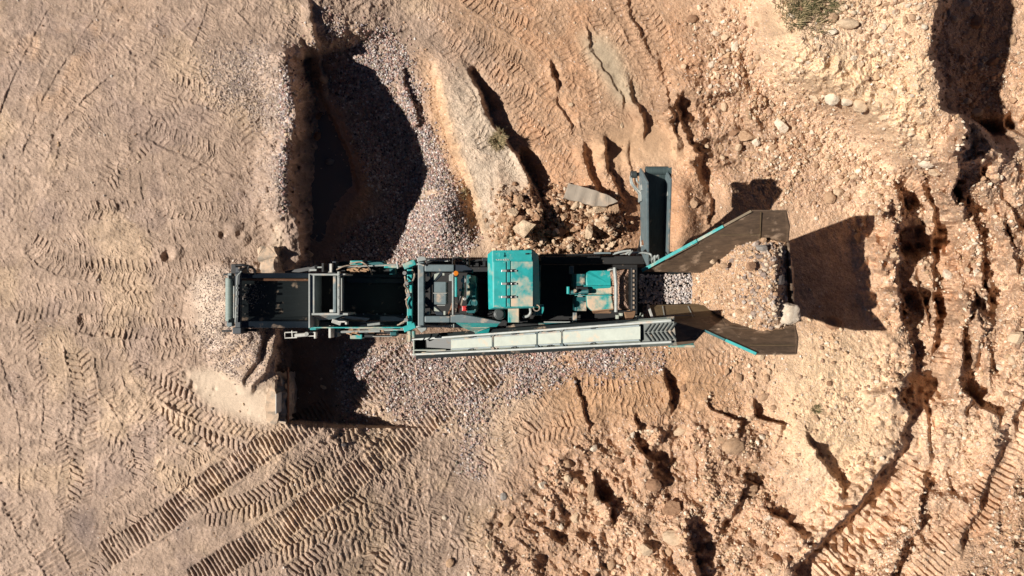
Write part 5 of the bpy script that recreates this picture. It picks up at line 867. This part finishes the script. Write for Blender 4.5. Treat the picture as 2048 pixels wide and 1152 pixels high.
SP = [(.46, .31, .19), (.55, .40, .27), (.60, .47, .34), (.38, .24, .15), (.66, .55, .43), (.30, .19, .13), (.50, .33, .22)]
clump = S(np.clip(N_MID * 1.6 + .45 + .5 * N_SML, 0, 1)) + .06
strew('scattered_pebbles', (rub * (1 - .85 * TR) * clump), 30000, .9, 4.6, 5, SP, 'loose pale and brown pebbles over the rubble slopes')
strew('scattered_pebbles', rub * (1 - TR) * np.clip(clump, 0, 1) ** 2, 1500, 2.6, 6.2, 2.2, SP, 'loose clods and stones over the broken ground')
strew('scattered_pebbles', (rub * (1 - .6 * TR) + .12), 9000, .9, 2.6, 3, SP + [(.7, .62, .54)], 'fine loose chips over the whole quarry floor')
strew('rubble_chips', heap_r * np.clip(.7 + N_MID, 0, 2), 2600, 1.4, 6.5, 3, [(.42, .26, .16), (.50, .34, .22), (.34, .20, .12), (.58, .44, .32), (.27, .16, .10)], 'broken brown rubble heaped between the teal hood and the side conveyor')
strew('loose_gravel', gr * (1 - .7 * TR) * (U > 560) * (1 - heap_r), 36000, 1.0, 2.9, 2, np.concatenate([PAL, PAL[[0,1,3,4,8]]]), 'mixed grey, pink and white gravel around the machine')
strew('loose_gravel', gr * (U <= 560), 9000, .7, 1.6, 2, PALF, 'fine speckled gravel on the terrace edge')
# --- the load in the hopper
HP = [(1384, 546), (1402, 546), (1440, 506), (1470, 485), (1510, 478), (1572, 483), (1581, 520), (1586, 600), (1589, 652), (1565, 659), (1520, 661), (1478, 655), (1440, 630), (1405, 609), (1384, 609)]
def load(name, P, zf, step_, label, bottom, col):
    us = np.arange(min(p[0] for p in P) - 2, max(p[0] for p in P) + 3, step_); vs_ = np.arange(min(p[1] for p in P) - 2, max(p[1] for p in P) + 3, step_); u, v = np.meshgrid(us, vs_); ins = np.zeros(u.shape, bool); dd = np.full(u.shape, 1e9)
    uu = u + 5 * vnoise(u, v, 22, 5) + 3 * vnoise(u, v, 9, 6); vv = v + 5 * vnoise(u, v, 22, 7) + 3 * vnoise(u, v, 9, 8)
    for i in range(len(P)):
        (x0, y0), (x1, y1) = P[i], P[i - 1]
        if y0 != y1: ins ^= ((y0 > vv) != (y1 > vv)) & (uu < (x1 - x0) * (vv - y0) / (y1 - y0) + x0)
        e = (x1 - x0, y1 - y0); t = np.clip(((uu - x0) * e[0] + (vv - y0) * e[1]) / (e[0] ** 2 + e[1] ** 2), 0, 1); dd = np.minimum(dd, np.hypot(uu - x0 - t * e[0], vv - y0 - t * e[1]))
    sdist = np.where(ins, dd, -dd); z = zf(u, v, sdist).astype(np.float64); z += (.05 * vnoise(u, v, 14, 11) + .05 * np.abs(vnoise(u, v, 6, 12)) + .03 * (rng.random(u.shape) - .5)); z = np.where(sdist < 0, z - .06 * np.minimum(-sdist, 8), z)
    k = (H - z) / H / PPM; X, Y = (u - 1024) * k, (576 - v) * k; ok = sdist > -5; id_ = np.arange(u.size).reshape(u.shape); qd = np.stack([id_[:-1, :-1], id_[1:, :-1], id_[1:, 1:], id_[:-1, 1:]], -1); m_ = ok[:-1, :-1] & ok[1:, :-1] & ok[1:, 1:] & ok[:-1, 1:]
    c = np.array(col)[None, None] * (1 + .35 * vnoise(u, v, 8, 13) + .35 * (rng.random(u.shape) - .5))[..., None]; nz = rng.random(u.shape) < .12; c[nz] = PAL[rng.integers(0, len(PAL), nz.sum())] * .9
    fs = qd[m_]; us_ = np.unique(fs); mp_ = np.zeros(u.size, int); mp_[us_] = np.arange(len(us_)); co = np.stack([X, Y, z], -1).reshape(-1, 3)[us_]
    o = mesh_np(name, co, mp_[fs], c.reshape(-1, 3)[us_].clip(.01, .85), M['soil']); o['kind'] = 'stuff'; o['label'] = label; return u, v, z, sdist
hu, hv, hz, hs = load('soil_load', HP, lambda u, v, s: 2.36 + np.interp(u, [1384, 1420, 1470, 1530, 1556, 1572, 1590], [0, .38, .90, 1.36, 1.46, 1.30, 1.0]) * (.55 + .45 * S(s / 40)) + .25 * np.clip((np.abs(v - 570) - 40) / 60, 0, 1), 1.3, 'heap of orange soil and stones filling the hopper', 2.2, (.52, .345, .22))
i_ = rng.choice(np.flatnonzero((hs > 3).ravel()), 1100); r_ = (.9 + 4.2 * rng.random(1100) ** 5) / PPM * .85; k_ = (H - hz.ravel()[i_]) / H / PPM
pebble_mesh('hopper_pebbles', np.stack([(hu.ravel()[i_] - 1024) * k_, (576 - hv.ravel()[i_]) * k_, hz.ravel()[i_] + r_ * .3], 1), r_, np.array(SP)[rng.integers(0, 7, 1100)], 'loose pebbles on the heap in the hopper')
i_ = rng.choice(np.flatnonzero(((hs > 3) & (hu > 1500 + 30 * rng.normal(size=hu.shape))).ravel()), 520); r_ = (1.2 + 4.6 * rng.random(520) ** 3) / PPM * .85; k_ = (H - hz.ravel()[i_]) / H / PPM
pebble_mesh('hopper_pebbles', np.stack([(hu.ravel()[i_] - 1024) * k_, (576 - hv.ravel()[i_]) * k_, hz.ravel()[i_] + r_ * .3], 1), r_, np.array([(.34, .26, .21), (.44, .37, .32), (.25, .19, .16), (.52, .41, .31)])[rng.integers(0, 4, 520)], 'grey and brown gravel at the far end of the hopper load')
n_ = 950; x_, y_ = rng.uniform(1279, 1392, n_), rng.uniform(549, 607, n_); r_ = rng.uniform(1.3, 3.2, n_) / PPM * .85; k_ = (H - 2.3) / H / PPM; GP = np.array([(.5, .45, .42), (.62, .56, .52), (.40, .33, .30), (.55, .45, .38), (.35, .32, .32)])
pebble_mesh('belt_gravel', np.stack([(x_ - 1024) * k_, (576 - y_) * k_, np.full(n_, 2.27) + r_ * .4 + rng.uniform(0, .05, n_)], 1), r_, GP[rng.integers(0, 5, n_)], 'pale gravel on the feeder belt between the hopper walls')
load('tray_soil', [(1222, 540), (1262, 538), (1262, 620), (1226, 621)], lambda u, v, s: 2.66 + .14 * S(s / 14) + .12 * vnoise(u, v, 20, 30), 1.2, 'dusty brown soil filling the crusher feed tray', 2.5, (.40, .26, .19))
n_ = 150; x_, y_ = rng.normal(505, 12, n_), rng.normal(592, 14, n_); r_ = rng.uniform(.6, 1.5, n_) / PPM; z_ = np.array([mz(x) for x in x_]) + .015; k_ = (H - z_) / H / PPM
pebble_mesh('belt_grit', np.stack([(x_ - 1024) * k_, (598 - 598 + 576 - y_) * k_, z_], 1), r_, GP[rng.integers(0, 5, n_)] * .4, 'grit sticking to the main conveyor belt')

# --- scrub and dry tufts
def tuft(name, label, cat, spots, mats):
    root = empty(name, label, cat, W(spots[0][0], spots[0][1], gz(spots[0][0], spots[0][1])))
    for mt, share, hgt in mats:
        m_ = MB(); vs, fs = [], []
        for (x, y, r, n) in spots:
            for k in range(int(n * share)):
                a, rr = random.uniform(0, 6.28), r * random.random() ** .6; px_, py_ = x + rr * math.cos(a), y + rr * math.sin(a); b = W(px_, py_, gz(px_, py_) - .01) - root.location
                an = a + random.gauss(0, .7); ln = hgt * random.uniform(.5, 1.2); out_ = Vector((math.cos(an), -math.sin(an), 0)) * ln * random.uniform(.35, 1.0); sd = Vector((math.sin(an), math.cos(an), 0)) * random.uniform(.004, .011); top_ = b + out_ + Vector((0, 0, ln * random.uniform(.4, .9))); mid = b + out_ * .4 + Vector((0, 0, ln * .5))
                o = len(vs); vs += [b - sd, b + sd, mid + sd, mid - sd, top_]; fs += [(o, o + 1, o + 2, o + 3), (o + 3, o + 2, o + 4)]
        m_.add(vs, fs); m_.build(mt[1], mt[0], root, 0)
    return root
def leaf(name, ca, cb):
    m, n, l, b = new_mat(name); tc = n.new('ShaderNodeTexCoord'); a = noise_node(n, l, 14, 4, .6, tc.outputs['Object']); l.new(mix(n, l, ramp(n, l, a.outputs[0], .35, .65).outputs[0], ca, cb), b.inputs['Base Color']); b.inputs['Roughness'].default_value = .8; return m
LG = leaf('green_blades', (.035, .045, .015), (.12, .11, .04)); LD = leaf('dry_blades', (.20, .15, .07), (.40, .30, .17))
tuft('scrub', 'dark green dry scrub growing on the bank at the top edge', 'shrub', [(1605, 6, 32, 420), (1588, 42, 20, 170), (1655, 4, 28, 240), (1570, 18, 20, 110), (1630, 44, 30, 110), (1600, 20, 12, 160)], [((LG, 'foliage'), .55, .2), ((LD, 'dry_stems'), .75, .2)])
tuft('grass_tuft', 'small dry grass tuft on the pale plateau left of the loader tracks', 'grass tuft', [(995, 284, 12, 240), (1003, 270, 8, 60)], [((LD, 'dry_blades'), 1, .22), ((LG, 'green_blades'), .3, .18)])
tuft('grass_tuft', 'tiny withered tuft near the lower left edge of the pale plateau', 'grass tuft', [(928, 388, 7, 120)], [((LD, 'dry_blades'), 1, .12)])
tuft('grass_tuft', 'faint grey tuft alone on the smooth spur below the hopper', 'grass tuft', [(1631, 818, 7, 110)], [((LD, 'dry_blades'), .7, .12), ((LG, 'green_blades'), .6, .1)])
